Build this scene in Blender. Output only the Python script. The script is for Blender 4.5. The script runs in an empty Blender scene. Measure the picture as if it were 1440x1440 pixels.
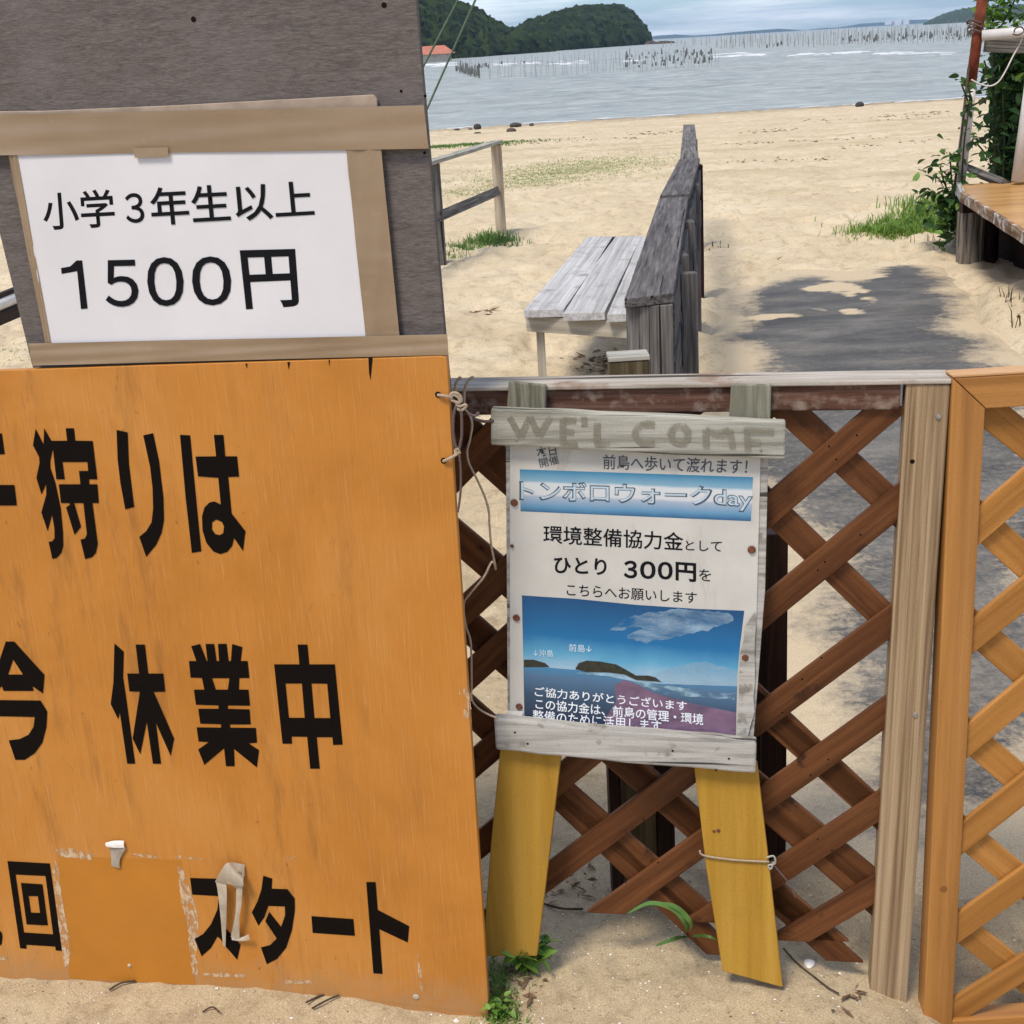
import bpy, bmesh, math, random
import numpy as np
from mathutils import Vector, Matrix, geometry
random.seed(7); RNG = np.random.default_rng(11)
SC = bpy.context.scene
COL = SC.collection
R_ = math.radians

# ------------------------------------------------------------------ camera
F_PX, PITCH, ROLL, H = 1950.0, R_(18.5), R_(3.4), 1.5
FW = Vector((0, math.cos(PITCH), -math.sin(PITCH)))
RT0 = Vector((1, 0, 0)); UP0 = RT0.cross(FW)
RT = math.cos(ROLL)*RT0 - math.sin(ROLL)*UP0
UP = math.sin(ROLL)*RT0 + math.cos(ROLL)*UP0
CP = Vector((0, 0, H))
cam = bpy.data.cameras.new('camera'); camo = bpy.data.objects.new('camera', cam); COL.objects.link(camo)
cam.sensor_width = 36; cam.lens = F_PX/1440*36; cam.clip_start = 0.02; cam.clip_end = 12000
m = Matrix((RT, UP, -FW)).transposed().to_4x4(); m.translation = CP; camo.matrix_world = m
SC.camera = camo

# ------------------------------------------------------------------ sky, sun, exposure
SUN_EL, SUN_AZ = R_(60), R_(215)
w = bpy.data.worlds.new('World'); SC.world = w; w.use_nodes = True
nt = w.node_tree; nt.nodes.clear()
def N(nt, t, **k):
    n = nt.nodes.new(t)
    for a, b in k.items(): setattr(n, a, b)
    return n
out = N(nt, 'ShaderNodeOutputWorld'); bg = N(nt, 'ShaderNodeBackground'); bg.inputs[1].default_value = 0.105
sky = N(nt, 'ShaderNodeTexSky', sky_type='NISHITA', sun_disc=False, sun_elevation=SUN_EL, sun_rotation=SUN_AZ)
sky.air_density = 1.0; sky.dust_density = 0.3; sky.ozone_density = 2.0
tc = N(nt, 'ShaderNodeTexCoord'); mp = N(nt, 'ShaderNodeMapping'); mp.inputs['Scale'].default_value = (4.5, 4.5, 60)
ns = N(nt, 'ShaderNodeTexNoise'); ns.inputs['Scale'].default_value = 1.6; ns.inputs['Detail'].default_value = 7; ns.inputs['Roughness'].default_value = 0.6
rp = N(nt, 'ShaderNodeValToRGB'); rp.color_ramp.elements[0].position = 0.44; rp.color_ramp.elements[1].position = 0.66
mx = N(nt, 'ShaderNodeMix', data_type='RGBA'); mx.inputs[7].default_value = (12.6, 12.8, 13.0, 1)
ml = N(nt, 'ShaderNodeMath', operation='MULTIPLY_ADD'); ml.inputs[1].default_value = 0.88; ml.inputs[2].default_value = 0.04
L = nt.links.new
L(tc.outputs['Generated'], mp.inputs[0]); L(mp.outputs[0], ns.inputs[0]); L(ns.outputs[0], rp.inputs[0]); L(rp.outputs[0], ml.inputs[0])
tint = N(nt, 'ShaderNodeMix', data_type='RGBA', blend_type='MULTIPLY'); tint.inputs[0].default_value = 1; tint.inputs[7].default_value = (0.74, 0.96, 1.26, 1)
L(sky.outputs[0], tint.inputs[6]); L(ml.outputs[0], mx.inputs[0]); L(tint.outputs[2], mx.inputs[6]); L(mx.outputs[2], bg.inputs[0]); L(bg.outputs[0], out.inputs[0])
sl = bpy.data.lights.new('sun', 'SUN'); sl.energy = 3.2; sl.angle = R_(16); sl.color = (1, 0.905, 0.775)
so = bpy.data.objects.new('sun', sl); COL.objects.link(so)
sdir = Vector((math.sin(SUN_AZ)*math.cos(SUN_EL), math.cos(SUN_AZ)*math.cos(SUN_EL), math.sin(SUN_EL)))
so.rotation_euler = sdir.to_track_quat('Z', 'Y').to_euler(); so.location = (0, 0, 30)
vs = SC.view_settings; vs.view_transform = 'Standard'; vs.look = 'None'; vs.gamma = 1; vs.exposure = 0.2; vs.use_curve_mapping = False
SC.cycles.max_bounces = 8; SC.cycles.transparent_max_bounces = 12

# ------------------------------------------------------------------ geometry helpers
def ray(x, y): return FW + RT*((x-720)/F_PX) - UP*((y-720)/F_PX)
def atz(x, y, z=0.0):
    d = ray(x, y); return CP + d*((z-H)/d.z)
def aty(x, y, Y):
    d = ray(x, y); return CP + d*(Y/d.y)

def link(o, parent=None):
    COL.objects.link(o)
    if parent:
        o.parent = parent
    return o
def tag(o, label=None, cat=None, group=None, kind=None):
    if label: o['label'] = label
    if cat: o['category'] = cat
    if group: o['group'] = group
    if kind: o['kind'] = kind
    return o
def empty(name, loc, label, cat, group=None):
    o = bpy.data.objects.new(name, None); o.location = loc; COL.objects.link(o)
    o.empty_display_size = 0.05
    o['_inv'] = 0
    del o['_inv']
    return tag(o, label, cat, group)
def place(o, M, parent):
    """link with world matrix M under parent (parents are unrotated empties or meshes)"""
    COL.objects.link(o)
    if parent:
        o.parent = parent
        pw = PW.get(parent.name, Matrix.Translation(parent.location))
        o.matrix_basis = pw.inverted() @ M
    else:
        o.matrix_basis = M
    PW[o.name] = M.copy()
    return o
PW = {}
def newmesh(name, verts, faces, mat=None, smooth=False):
    me = bpy.data.meshes.new(name); me.from_pydata([tuple(v) for v in verts], [], faces)
    if mat: me.materials.append(mat)
    if smooth:
        for p in me.polygons: p.use_smooth = True
    me.update(); return me
def meshobj(name, verts, faces, mat, parent=None, smooth=False, M=None):
    me = newmesh(name, verts, faces, mat, smooth)
    return place(bpy.data.objects.new(name, me), M or Matrix(), parent)

class Plane:
    """a real plane: origin, u (right), v (up) and n (towards the viewer)"""
    def __init__(s, o, u, v):
        s.o = Vector(o); s.u = Vector(u).normalized(); v = Vector(v)
        s.v = (v - s.u*v.dot(s.u)).normalized(); s.n = s.u.cross(s.v)
        s.M = Matrix((s.u, s.v, s.n)).transposed().to_4x4(); s.M.translation = s.o
    def uv(s, x, y, off=0.0):
        d = ray(x, y); t = ((s.o + s.n*off - CP).dot(s.n))/d.dot(s.n); p = CP + d*t - s.o
        return (p.dot(s.u), p.dot(s.v))
    def world(s, a, b, off=0.0): return s.o + s.u*a + s.v*b + s.n*off

def bm_to_obj(name, bm, mat, parent, M, smooth=False):
    me = bpy.data.meshes.new(name); bm.to_mesh(me); bm.free()
    if mat: me.materials.append(mat)
    if smooth:
        for p in me.polygons: p.use_smooth = True
    return place(bpy.data.objects.new(name, me), M, parent)

def prism(name, pl, pts, thick, mat, parent=None, off=0.0, bev=0.0015, px=True, rough=0.0, seg=2):
    """outline (pixels of the photo or plane units) standing in plane pl; front face at off, thick behind it"""
    q = [pl.uv(x, y, off) for x, y in pts] if px else list(pts)
    if rough:
        qq = []
        for i in range(len(q)):
            a = Vector(q[i]); b = Vector(q[(i+1) % len(q)]); k = max(1, int((b-a).length/0.03))
            nrm = Vector((-(b-a).y, (b-a).x)).normalized()
            for j in range(k):
                r = 0 if j == 0 else random.uniform(-rough, rough)
                p = a.lerp(b, j/k) + nrm*r; qq.append((p.x, p.y))
        q = qq
    bm = bmesh.new()
    f = [bm.verts.new((a, b, off)) for a, b in q]
    face = bm.faces.new(f)
    r = bmesh.ops.extrude_face_region(bm, geom=[face])
    bmesh.ops.translate(bm, verts=[v for v in r['geom'] if isinstance(v, bmesh.types.BMVert)], vec=(0, 0, -thick))
    bmesh.ops.recalc_face_normals(bm, faces=bm.faces)
    if bev:
        ed = [e for e in bm.edges if len(e.link_faces) == 2 and e.calc_face_angle(0) > 0.6]
        bmesh.ops.bevel(bm, geom=ed, offset=bev, segments=seg, affect='EDGES', profile=0.5, clamp_overlap=True)
    if len(q) > 4: bmesh.ops.triangulate(bm, faces=[f for f in bm.faces if len(f.verts) > 4])
    return bm_to_obj(name, bm, mat, parent, pl.M)

def flat(name, pl, polys, mat, parent, off, px=True, tr=None, step=0.00012):
    """thin printed / stuck-on shapes: list of (outer, holes)"""
    V = []; Fc = []
    for k, pg in enumerate(polys):
        outer, holes = pg if isinstance(pg, tuple) else (pg, [])
        loops = []
        for lp in [outer]+list(holes):
            pts = []
            for x, y in lp:
                if tr: x, y = tr(x, y)
                a, b = pl.uv(x, y, off) if px else (x, y)
                pts.append(Vector((a, b, 0)))
            loops.append(pts)
        tris = geometry.tessellate_polygon(loops)
        base = len(V); allp = [p for lp in loops for p in lp]
        V += [(p.x, p.y, off + k*step) for p in allp]
        for t in tris:
            a, b, c = [allp[i] for i in t]
            if (b-a).cross(c-a).z < 0: t = (t[0], t[2], t[1])
            Fc.append(tuple(base+i for i in t))
    return meshobj(name, V, Fc, mat, parent, M=pl.M)

def crop(x0, y0, s): return lambda x, y: (x0 + x/s, y0 + y/s)

def beam(name, p0, p1, wid, thk, nrm, mat, parent, bev=0.002, rough=0.0, shift=0.0):
    """board from p0 to p1, width across, thickness along nrm; local X is the grain"""
    p0 = Vector(p0); p1 = Vector(p1); x = (p1-p0); Ln = x.length; x.normalize()
    n = Vector(nrm); n = (n - x*n.dot(x)).normalized(); y = n.cross(x)
    M = Matrix((x, y, n)).transposed().to_4x4(); M.translation = (p0+p1)/2 + n*shift
    bm = bmesh.new(); k = max(1, int(Ln/0.12)) if rough else 1
    rings = []
    for i in range(k+1):
        t = -Ln/2 + Ln*i/k; j = [random.uniform(-rough, rough) for _ in range(4)]
        rings.append([bm.verts.new((t, -wid/2+j[0], -thk/2)), bm.verts.new((t, wid/2+j[1], -thk/2)),
                      bm.verts.new((t, wid/2+j[1], thk/2)), bm.verts.new((t, -wid/2+j[0], thk/2))])
    for a, b in zip(rings, rings[1:]):
        for i in range(4): bm.faces.new((a[i], a[(i+1) % 4], b[(i+1) % 4], b[i]))
    bm.faces.new(rings[0][::-1]); bm.faces.new(rings[-1])
    bmesh.ops.recalc_face_normals(bm, faces=bm.faces)
    if bev:
        ed = [e for e in bm.edges if e.calc_face_angle(0) > 0.6]
        bmesh.ops.bevel(bm, geom=ed, offset=bev, segments=2, affect='EDGES', profile=0.5, clamp_overlap=True)
    return bm_to_obj(name, bm, mat, parent, M)

def tube_geo(pts, r, n=8, V=None, Fc=None, closed_ends=True):
    V = [] if V is None else V; Fc = [] if Fc is None else Fc
    pts = [Vector(p) for p in pts]; base = len(V); up = Vector((0.13, 0.21, 0.97)).normalized()
    rr = r if isinstance(r, (list, tuple)) else [r]*len(pts)
    for i, p in enumerate(pts):
        t = (pts[min(i+1, len(pts)-1)] - pts[max(i-1, 0)]).normalized()
        a = t.cross(up)
        if a.length < 0.05: a = t.cross(Vector((1, 0, 0)))
        a.normalize(); b = t.cross(a)
        for k in range(n):
            c = 2*math.pi*k/n; V.append(p + a*math.cos(c)*rr[i] + b*math.sin(c)*rr[i])
    for i in range(len(pts)-1):
        for k in range(n):
            s = base+i*n; Fc.append((s+k, s+(k+1) % n, s+n+(k+1) % n, s+n+k))
    if closed_ends:
        Fc.append(tuple(base+k for k in range(n))[::-1]); Fc.append(tuple(base+(len(pts)-1)*n+k for k in range(n)))
    return V, Fc
def smoothpts(P, k=5):
    P = [Vector(p) for p in P]; out = []
    for i in range(len(P)-1):
        p0 = P[max(i-1, 0)]; p1 = P[i]; p2 = P[i+1]; p3 = P[min(i+2, len(P)-1)]
        for j in range(k):
            t = j/k; out.append(0.5*((2*p1)+(p2-p0)*t+(2*p0-5*p1+4*p2-p3)*t*t+(3*p1-p0-3*p2+p3)*t**3))
    out.append(P[-1]); return out
def tube(name, pts, r, mat, parent=None, n=8, smooth=True, k=5, origin=True):
    P = smoothpts(pts, k) if k > 1 else [Vector(p) for p in pts]
    o0 = P[0].copy()
    V, Fc = tube_geo([p-o0 for p in P], r, n)
    return meshobj(name, V, Fc, mat, parent, smooth, Matrix.Translation(o0))

# value noise
_T = RNG.random((257, 257))
def vnoise(x, y, s=1.0, ox=0.0):
    x = np.asarray(x)*s + 37.3 + ox; y = np.asarray(y)*s + 91.7 + ox*1.7
    xi = np.floor(x).astype(int); yi = np.floor(y).astype(int); fx = x-xi; fy = y-yi
    fx = fx*fx*(3-2*fx); fy = fy*fy*(3-2*fy); a = lambda i, j: _T[(xi+i) % 256, (yi+j) % 256]
    return (a(0, 0)*(1-fx)+a(1, 0)*fx)*(1-fy) + (a(0, 1)*(1-fx)+a(1, 1)*fx)*fy - 0.5
def fbm(x, y, s, o=4, ox=0.0):
    r = 0; a = 1.0
    for i in range(o): r = r + a*vnoise(x, y, s*2**i, ox+i*13.1); a *= 0.5
    return r

# ------------------------------------------------------------------ materials
def srgb(r, g, b):
    f = lambda c: ((c/255+0.055)/1.055)**2.4 if c > 10 else c/255/12.92
    return (f(r), f(g), f(b), 1)
def base_mat(name, rough=0.7, spec=0.3):
    m = bpy.data.materials.new(name); m.use_nodes = True; t = m.node_tree
    b = t.nodes['Principled BSDF']; b.inputs['Roughness'].default_value = rough; b.inputs['Specular IOR Level'].default_value = spec
    return m, t, b
def noise_node(t, vec, scale, detail=4, rough=0.55, dist=0.0):
    n = N(t, 'ShaderNodeTexNoise'); n.inputs['Scale'].default_value = scale; n.inputs['Detail'].default_value = detail
    n.inputs['Roughness'].default_value = rough; n.inputs['Distortion'].default_value = dist
    t.links.new(vec, n.inputs['Vector']); return n.outputs['Fac']
def ramp(t, fac, stops):
    r = N(t, 'ShaderNodeValToRGB'); e = r.color_ramp.elements
    while len(e) < len(stops): e.new(0.5)
    for i, (p, c) in enumerate(stops): e[i].position = p; e[i].color = c if len(c) == 4 else (*c, 1)
    t.links.new(fac, r.inputs[0]); return r.outputs[0]
def mixc(t, fac, a, b, blend='MIX'):
    x = N(t, 'ShaderNodeMix', data_type='RGBA', blend_type=blend)
    if isinstance(fac, (int, float)): x.inputs[0].default_value = fac
    else: t.links.new(fac, x.inputs[0])
    for i, v in ((6, a), (7, b)):
        if isinstance(v, tuple): x.inputs[i].default_value = v if len(v) == 4 else (*v, 1)
        else: t.links.new(v, x.inputs[i])
    return x.outputs[2]
def coords(t, scale, rand=True, rot=(0, 0, 0)):
    tc = N(t, 'ShaderNodeTexCoord'); mp = N(t, 'ShaderNodeMapping'); mp.inputs['Scale'].default_value = scale; mp.inputs['Rotation'].default_value = rot
    t.links.new(tc.outputs['Object'], mp.inputs[0])
    if rand:
        oi = N(t, 'ShaderNodeObjectInfo'); mu = N(t, 'ShaderNodeMath', operation='MULTIPLY'); mu.inputs[1].default_value = 37
        t.links.new(oi.outputs['Random'], mu.inputs[0]); t.links.new(mu.outputs[0], mp.inputs['Location'])
    return mp.outputs[0]
def bump(t, b, h, strength, dist=0.002, prev=None):
    n = N(t, 'ShaderNodeBump'); n.inputs['Strength'].default_value = strength; n.inputs['Distance'].default_value = dist
    t.links.new(h, n.inputs['Height'])
    if prev: t.links.new(prev, n.inputs['Normal'])
    t.links.new(n.outputs[0], b.inputs['Normal']); return n.outputs[0]

def wood(name, dark, mid, light, axis='x', grain=90, stretch=0.05, rough=0.65, spec=0.16, bstr=0.5, blotch=None, knots=True, cracks=0.0, contrast=1.0):
    m, t, b = base_mat(name, rough, spec)
    sc = (stretch, 1, 1) if axis == 'x' else (1, stretch, 1)
    v = coords(t, sc)
    g = noise_node(t, v, grain, 6, 0.65, 0.3)
    g2 = noise_node(t, v, grain*0.28, 4, 0.6, 1.2)
    d = 0.16/contrast
    c = ramp(t, g, [(0.5-d, dark), (0.5, mid), (0.5+d, light)])
    c2 = ramp(t, g2, [(0.3, (0.62, 0.6, 0.58)), (0.6, (1.08, 1.07, 1.05))])
    c = mixc(t, 0.75, c, c2, 'MULTIPLY')
    vb = coords(t, (1, 1, 1))
    if blotch:
        n3 = noise_node(t, vb, blotch[1], 4, 0.6)
        f = ramp(t, n3, [(blotch[2], (0, 0, 0)), (blotch[3], (1, 1, 1))])
        c = mixc(t, f, c, blotch[0])
    if cracks:
        vc = coords(t, (stretch*0.5, 1, 1) if axis == 'x' else (1, stretch*0.5, 1))
        n4 = noise_node(t, vc, grain*0.9, 3, 0.5)
        f = ramp(t, n4, [(0.28+cracks*0.1, (1, 1, 1)), (0.31+cracks*0.1, (0, 0, 0))])
        c = mixc(t, f, c, (dark[0]*0.25, dark[1]*0.25, dark[2]*0.25, 1))
    fine = noise_node(t, vb, 420, 3, 0.6)
    c = mixc(t, 0.22, c, ramp(t, fine, [(0.3, (0.4, 0.4, 0.4)), (0.7, (1.3, 1.3, 1.3))]), 'MULTIPLY')
    t.links.new(c, b.inputs['Base Color'])
    bump(t, b, g, bstr, 0.0015)
    return m
def plain(name, col, rough=0.6, spec=0.3, var=0.15, scale=60, bstr=0.0, metal=0):
    m, t, b = base_mat(name, rough, spec); v = coords(t, (1, 1, 1))
    n = noise_node(t, v, scale, 5, 0.6)
    lo = tuple(c*(1-var) for c in col[:3]); hi = tuple(min(1, c*(1+var)) for c in col[:3])
    t.links.new(ramp(t, n, [(0.3, lo), (0.7, hi)]), b.inputs['Base Color'])
    if bstr: bump(t, b, n, bstr, 0.001)
    b.inputs['Metallic'].default_value = metal
    return m
M_ = {}
M_['gate_wood'] = wood('stained_brown_wood', (0.072, 0.024, 0.008), (0.118, 0.043, 0.014), (0.165, 0.064, 0.022), rough=0.6, grain=60, spec=0.2, bstr=0.35, blotch=((0.03, 0.012, 0.006), 17, 0.62, 0.72))
M_['rail_wood'] = wood('peeling_brown_rail', (0.05, 0.022, 0.014), (0.105, 0.05, 0.034), (0.17, 0.10, 0.075), grain=70, blotch=((0.24, 0.18, 0.14), 40, 0.50, 0.70), rough=0.8)
M_['rail_top'] = wood('bleached_rail_top', (0.26, 0.225, 0.185), (0.40, 0.36, 0.31), (0.50, 0.46, 0.41), grain=70, rough=0.85, cracks=0.5, blotch=((0.25, 0.17, 0.12), 9, 0.58, 0.68))
M_['stile_wood'] = wood('grey_brown_lumber', (0.18, 0.115, 0.06), (0.31, 0.215, 0.125), (0.41, 0.295, 0.18), grain=95, stretch=0.012, rough=0.75, contrast=1.5)
M_['orange_wood'] = wood('orange_stained_pine', (0.31, 0.135, 0.032), (0.40, 0.18, 0.046), (0.46, 0.22, 0.064), grain=42, stretch=0.03, rough=0.45, bstr=0.15, spec=0.35)
M_['orange_slat'] = wood('orange_stained_slat', (0.30, 0.13, 0.030), (0.39, 0.175, 0.043), (0.45, 0.215, 0.06), grain=48, stretch=0.03, rough=0.5, bstr=0.2)
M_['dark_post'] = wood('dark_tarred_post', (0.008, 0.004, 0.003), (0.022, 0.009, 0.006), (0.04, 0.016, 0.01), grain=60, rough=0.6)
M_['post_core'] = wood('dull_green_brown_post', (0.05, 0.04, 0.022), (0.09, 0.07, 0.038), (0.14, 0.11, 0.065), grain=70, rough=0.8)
M_['weathered'] = wood('weathered_grey_wood', (0.075, 0.068, 0.062), (0.145, 0.135, 0.125), (0.24, 0.23, 0.215), grain=80, stretch=0.04, rough=0.85, cracks=0.6, bstr=0.9)
M_['weathered_dark'] = wood('dark_weathered_plank', (0.05, 0.045, 0.043), (0.11, 0.10, 0.098), (0.18, 0.17, 0.165), grain=85, stretch=0.04, rough=0.8, cracks=0.6, bstr=0.9)
M_['seat_wood'] = wood('bleached_grey_seat', (0.34, 0.335, 0.33), (0.47, 0.47, 0.475), (0.57, 0.575, 0.58), grain=75, stretch=0.02, rough=0.7, blotch=((0.27, 0.255, 0.24), 9, 0.55, 0.75))
M_['top_dark'] = wood('dark_weathered_top', (0.07, 0.065, 0.064), (0.12, 0.112, 0.11), (0.185, 0.175, 0.17), axis='y', grain=110, stretch=0.03, rough=0.8, cracks=0.4, bstr=0.9)
M_['top_grey'] = wood('grey_weathered_top', (0.13, 0.12, 0.12), (0.20, 0.19, 0.19), (0.28, 0.27, 0.27), axis='y', grain=110, stretch=0.03, rough=0.8, bstr=0.9)
M_['beige_paint'] = wood('beige_painted_timber', (0.27, 0.24, 0.19), (0.38, 0.345, 0.28), (0.45, 0.41, 0.34), grain=50, rough=0.75, bstr=0.3)
M_['tan_post'] = wood('pale_tan_post', (0.36, 0.28, 0.19), (0.50, 0.40, 0.29), (0.6, 0.5, 0.38), grain=60, rough=0.8)
M_['driftwood'] = wood('bleached_plank', (0.20, 0.195, 0.16), (0.36, 0.35, 0.30), (0.48, 0.47, 0.415), grain=75, stretch=0.05, rough=0.85, cracks=0.7, bstr=1.0)
M_['driftwood_white'] = wood('whitewashed_plank', (0.22, 0.21, 0.19), (0.42, 0.405, 0.375), (0.52, 0.51, 0.475), grain=60, stretch=0.06, rough=0.7, cracks=0.5, bstr=1.0, blotch=((0.22, 0.2, 0.17), 30, 0.57, 0.68))
M_['green_wood'] = wood('greenish_weathered_stub', (0.10, 0.10, 0.07), (0.19, 0.185, 0.14), (0.27, 0.26, 0.20), axis='y', grain=90, rough=0.85)
M_['log'] = wood('weathered_log', (0.06, 0.045, 0.035), (0.19, 0.16, 0.13), (0.32, 0.28, 0.24), axis='x', grain=45, stretch=0.06, rough=0.9, bstr=1.0, cracks=0.8)
M_['deck_top'] = wood('varnished_orange_deck', (0.46, 0.23, 0.07), (0.55, 0.30, 0.10), (0.64, 0.38, 0.15), grain=20, stretch=0.04, rough=0.3, spec=0.5, bstr=0.05)
M_['deck_edge'] = wood('chipped_deck_edge', (0.10, 0.05, 0.025), (0.25, 0.14, 0.07), (0.42, 0.33, 0.24), grain=40, rough=0.8, blotch=((0.55, 0.53, 0.48), 14, 0.52, 0.6))
M_['yellow'] = wood('yellow_painted_board', (0.37, 0.20, 0.025), (0.43, 0.24, 0.034), (0.48, 0.28, 0.05), axis='y', grain=30, stretch=0.04, rough=0.5, bstr=0.15, blotch=((0.33, 0.19, 0.04), 6, 0.55, 0.8))
M_['olive_yellow'] = wood('old_yellow_board', (0.24, 0.16, 0.02), (0.31, 0.205, 0.03), (0.36, 0.24, 0.045), axis='y', grain=30, stretch=0.04, rough=0.5, bstr=0.15)
M_['lettering'] = plain('black_vinyl', (0.006, 0.004, 0.003), 0.6, 0.06, 0.1)
M_['ink'] = plain('black_ink', (0.008, 0.008, 0.010), 0.7, 0.08, 0.1)
M_['ink_soft'] = plain('faded_grey_ink', (0.07, 0.075, 0.085), 0.5, 0.3, 0.2)
M_['ink_outline'] = plain('outline_ink', (0.05, 0.075, 0.10), 0.5, 0.3, 0.2)
M_['ink_white'] = plain('white_ink', (0.74, 0.78, 0.83), 0.5, 0.3, 0.1)
M_['ink_title'] = plain('title_ink', (0.42, 0.52, 0.60), 0.5, 0.3, 0.1)
M_['ink_blue'] = plain('pale_blue_ink', (0.5, 0.65, 0.75), 0.5, 0.3, 0.1)
M_['ghost'] = plain('show_through', (0.60, 0.58, 0.585), 0.6, 0.2, 0.03)
M_['paper'] = plain('white_paper', (0.64, 0.62, 0.625), 0.6, 0.2, 0.05, 5)
M_['cardboard'] = plain('brown_cardboard', (0.33, 0.26, 0.2), 0.85, 0.1, 0.2, 30)
M_['sheet'] = plain('laminated_sheet', (0.53, 0.515, 0.475), 0.25, 0.5, 0.10, 9, bstr=0.0)
def grime(mat, col, sc, lo, hi, mxv):
    t = mat.node_tree; b = t.nodes['Principled BSDF']; src = b.inputs['Base Color'].links[0].from_socket
    n = noise_node(t, coords(t, (1, 0.22, 1), False), sc, 6, 0.7, 0.4); c = mixc(t, ramp(t, n, [(lo, (0, 0, 0)), (hi, (mxv,)*3)]), src, col); t.links.new(c, b.inputs['Base Color'])
grime(M_['sheet'], (0.27, 0.25, 0.20, 1), 16, 0.54, 0.74, 0.55)
M_['rust'] = plain('rusty_metal', (0.14, 0.05, 0.025), 0.8, 0.3, 0.5, 200, 0.5)
M_['steel'] = plain('galvanised_screw', (0.35, 0.33, 0.3), 0.4, 0.5, 0.3, 200, 0.3, 0.6)
M_['hole'] = plain('dark_hole', (0.012, 0.008, 0.006), 0.9, 0.05)
M_['twine'] = plain('jute_twine', (0.36, 0.28, 0.20), 0.9, 0.1, 0.35, 500, 0.8)
M_['twine_dark'] = plain('dark_twine', (0.12, 0.085, 0.075), 0.9, 0.1, 0.35, 500, 0.8)
M_['green_cord'] = plain('green_cord', (0.10, 0.14, 0.09), 0.8, 0.2, 0.3, 60)
M_['pvc'] = plain('white_pvc_pipe', (0.62, 0.59, 0.55), 0.4, 0.4, 0.12, 8)
M_['pvc_dirty'] = plain('dirty_white_pipe', (0.60, 0.55, 0.50), 0.5, 0.35, 0.2, 14)
M_['red_steel'] = plain('rusty_red_pole', (0.15, 0.038, 0.018), 0.75, 0.15, 0.7, 11, 0.5)
M_['stone'] = plain('dark_stone', (0.06, 0.055, 0.05), 0.9, 0.2, 0.5, 3, 0.6)
M_['shell'] = plain('white_shell', (0.75, 0.70, 0.64), 0.4, 0.4, 0.1)
M_['twig'] = plain('dry_twig', (0.07, 0.05, 0.035), 0.9, 0.1, 0.4)
M_['dry_leaf'] = plain('dry_leaf', (0.16, 0.10, 0.06), 0.9, 0.1, 0.4)
M_['scrap'] = plain('peeled_tape', (0.42, 0.35, 0.26), 0.4, 0.4, 0.2, 40)
M_['pole'] = plain('wet_bamboo_pole', (0.27, 0.275, 0.26), 0.8, 0.2, 0.3, 1)
M_['net'] = plain('dark_netting', (0.12, 0.125, 0.118), 0.9, 0.1, 0.3, 2)
M_['roof_red'] = plain('orange_red_roof', (0.42, 0.16, 0.11), 0.8, 0.1, 0.2, 1)
M_['hut_wall'] = plain('pale_hut_wall', (0.5, 0.45, 0.38), 0.9, 0.1, 0.2, 1)
M_['seawall'] = plain('grey_seawall', (0.15, 0.15, 0.145), 0.95, 0.1, 0.35, 0.15)
M_['shore_rock'] = plain('brown_shore_rock', (0.09, 0.07, 0.06), 0.95, 0.1, 0.5, 0.3)
M_['foam'] = plain('sea_foam', (0.62, 0.64, 0.66), 0.8, 0.2, 0.08, 2)
M_['far_white'] = plain('far_white_wall', (0.75, 0.75, 0.75), 0.9, 0.1, 0.05, 1)

def leaf_mat(name, a, b2):
    m, t, b = base_mat(name, 0.5, 0.35); oi = N(t, 'ShaderNodeObjectInfo')
    v = coords(t, (1, 1, 1)); n = noise_node(t, v, 9, 3)
    c = mixc(t, oi.outputs['Random'], a, b2); c = mixc(t, 0.5, c, ramp(t, n, [(0.3, (0.6, 0.6, 0.6)), (0.7, (1.3, 1.3, 1.2))]), 'MULTIPLY')
    t.links.new(c, b.inputs['Base Color'])
    tr = N(t, 'ShaderNodeBsdfTranslucent'); t.links.new(c, tr.inputs[0]); ms = N(t, 'ShaderNodeMixShader'); ms.inputs[0].default_value = 0.3
    o = t.nodes['Material Output']; t.links.new(b.outputs[0], ms.inputs[1]); t.links.new(tr.outputs[0], ms.inputs[2]); t.links.new(ms.outputs[0], o.inputs[0])
    return m
M_['leaf'] = leaf_mat('dark_green_leaf', (0.018, 0.050, 0.012), (0.045, 0.11, 0.022))
M_['leaf_bright'] = leaf_mat('bright_green_leaf', (0.09, 0.20, 0.025), (0.20, 0.34, 0.06))
M_['weed'] = leaf_mat('bright_weed', (0.14, 0.25, 0.035), (0.20, 0.31, 0.05))
M_['grass'] = leaf_mat('beach_grass', (0.08, 0.17, 0.035), (0.12, 0.23, 0.05))
M_['grass_dry'] = leaf_mat('dry_beach_grass', (0.36, 0.40, 0.18), (0.42, 0.44, 0.22))
M_['stem'] = plain('brown_stem', (0.05, 0.045, 0.025), 0.8, 0.1)

def worn_mat():
    m, t, b = base_mat('peeled_paint', 0.85, 0.1); v = coords(t, (1, 0.5, 1), False)
    n = noise_node(t, v, 160, 6, 0.7)
    t.links.new(ramp(t, n, [(0.3, (0.42, 0.23, 0.09)), (0.5, (0.54, 0.38, 0.23)), (0.7, (0.62, 0.50, 0.36))]), b.inputs['Base Color'])
    n2 = noise_node(t, v, 90, 5, 0.7); f = ramp(t, n2, [(0.42, (0, 0, 0)), (0.54, (1, 1, 1))]); t.links.new(f, b.inputs['Alpha'])
    bump(t, b, n, 0.5, 0.001); return m
M_['worn'] = worn_mat()

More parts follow.
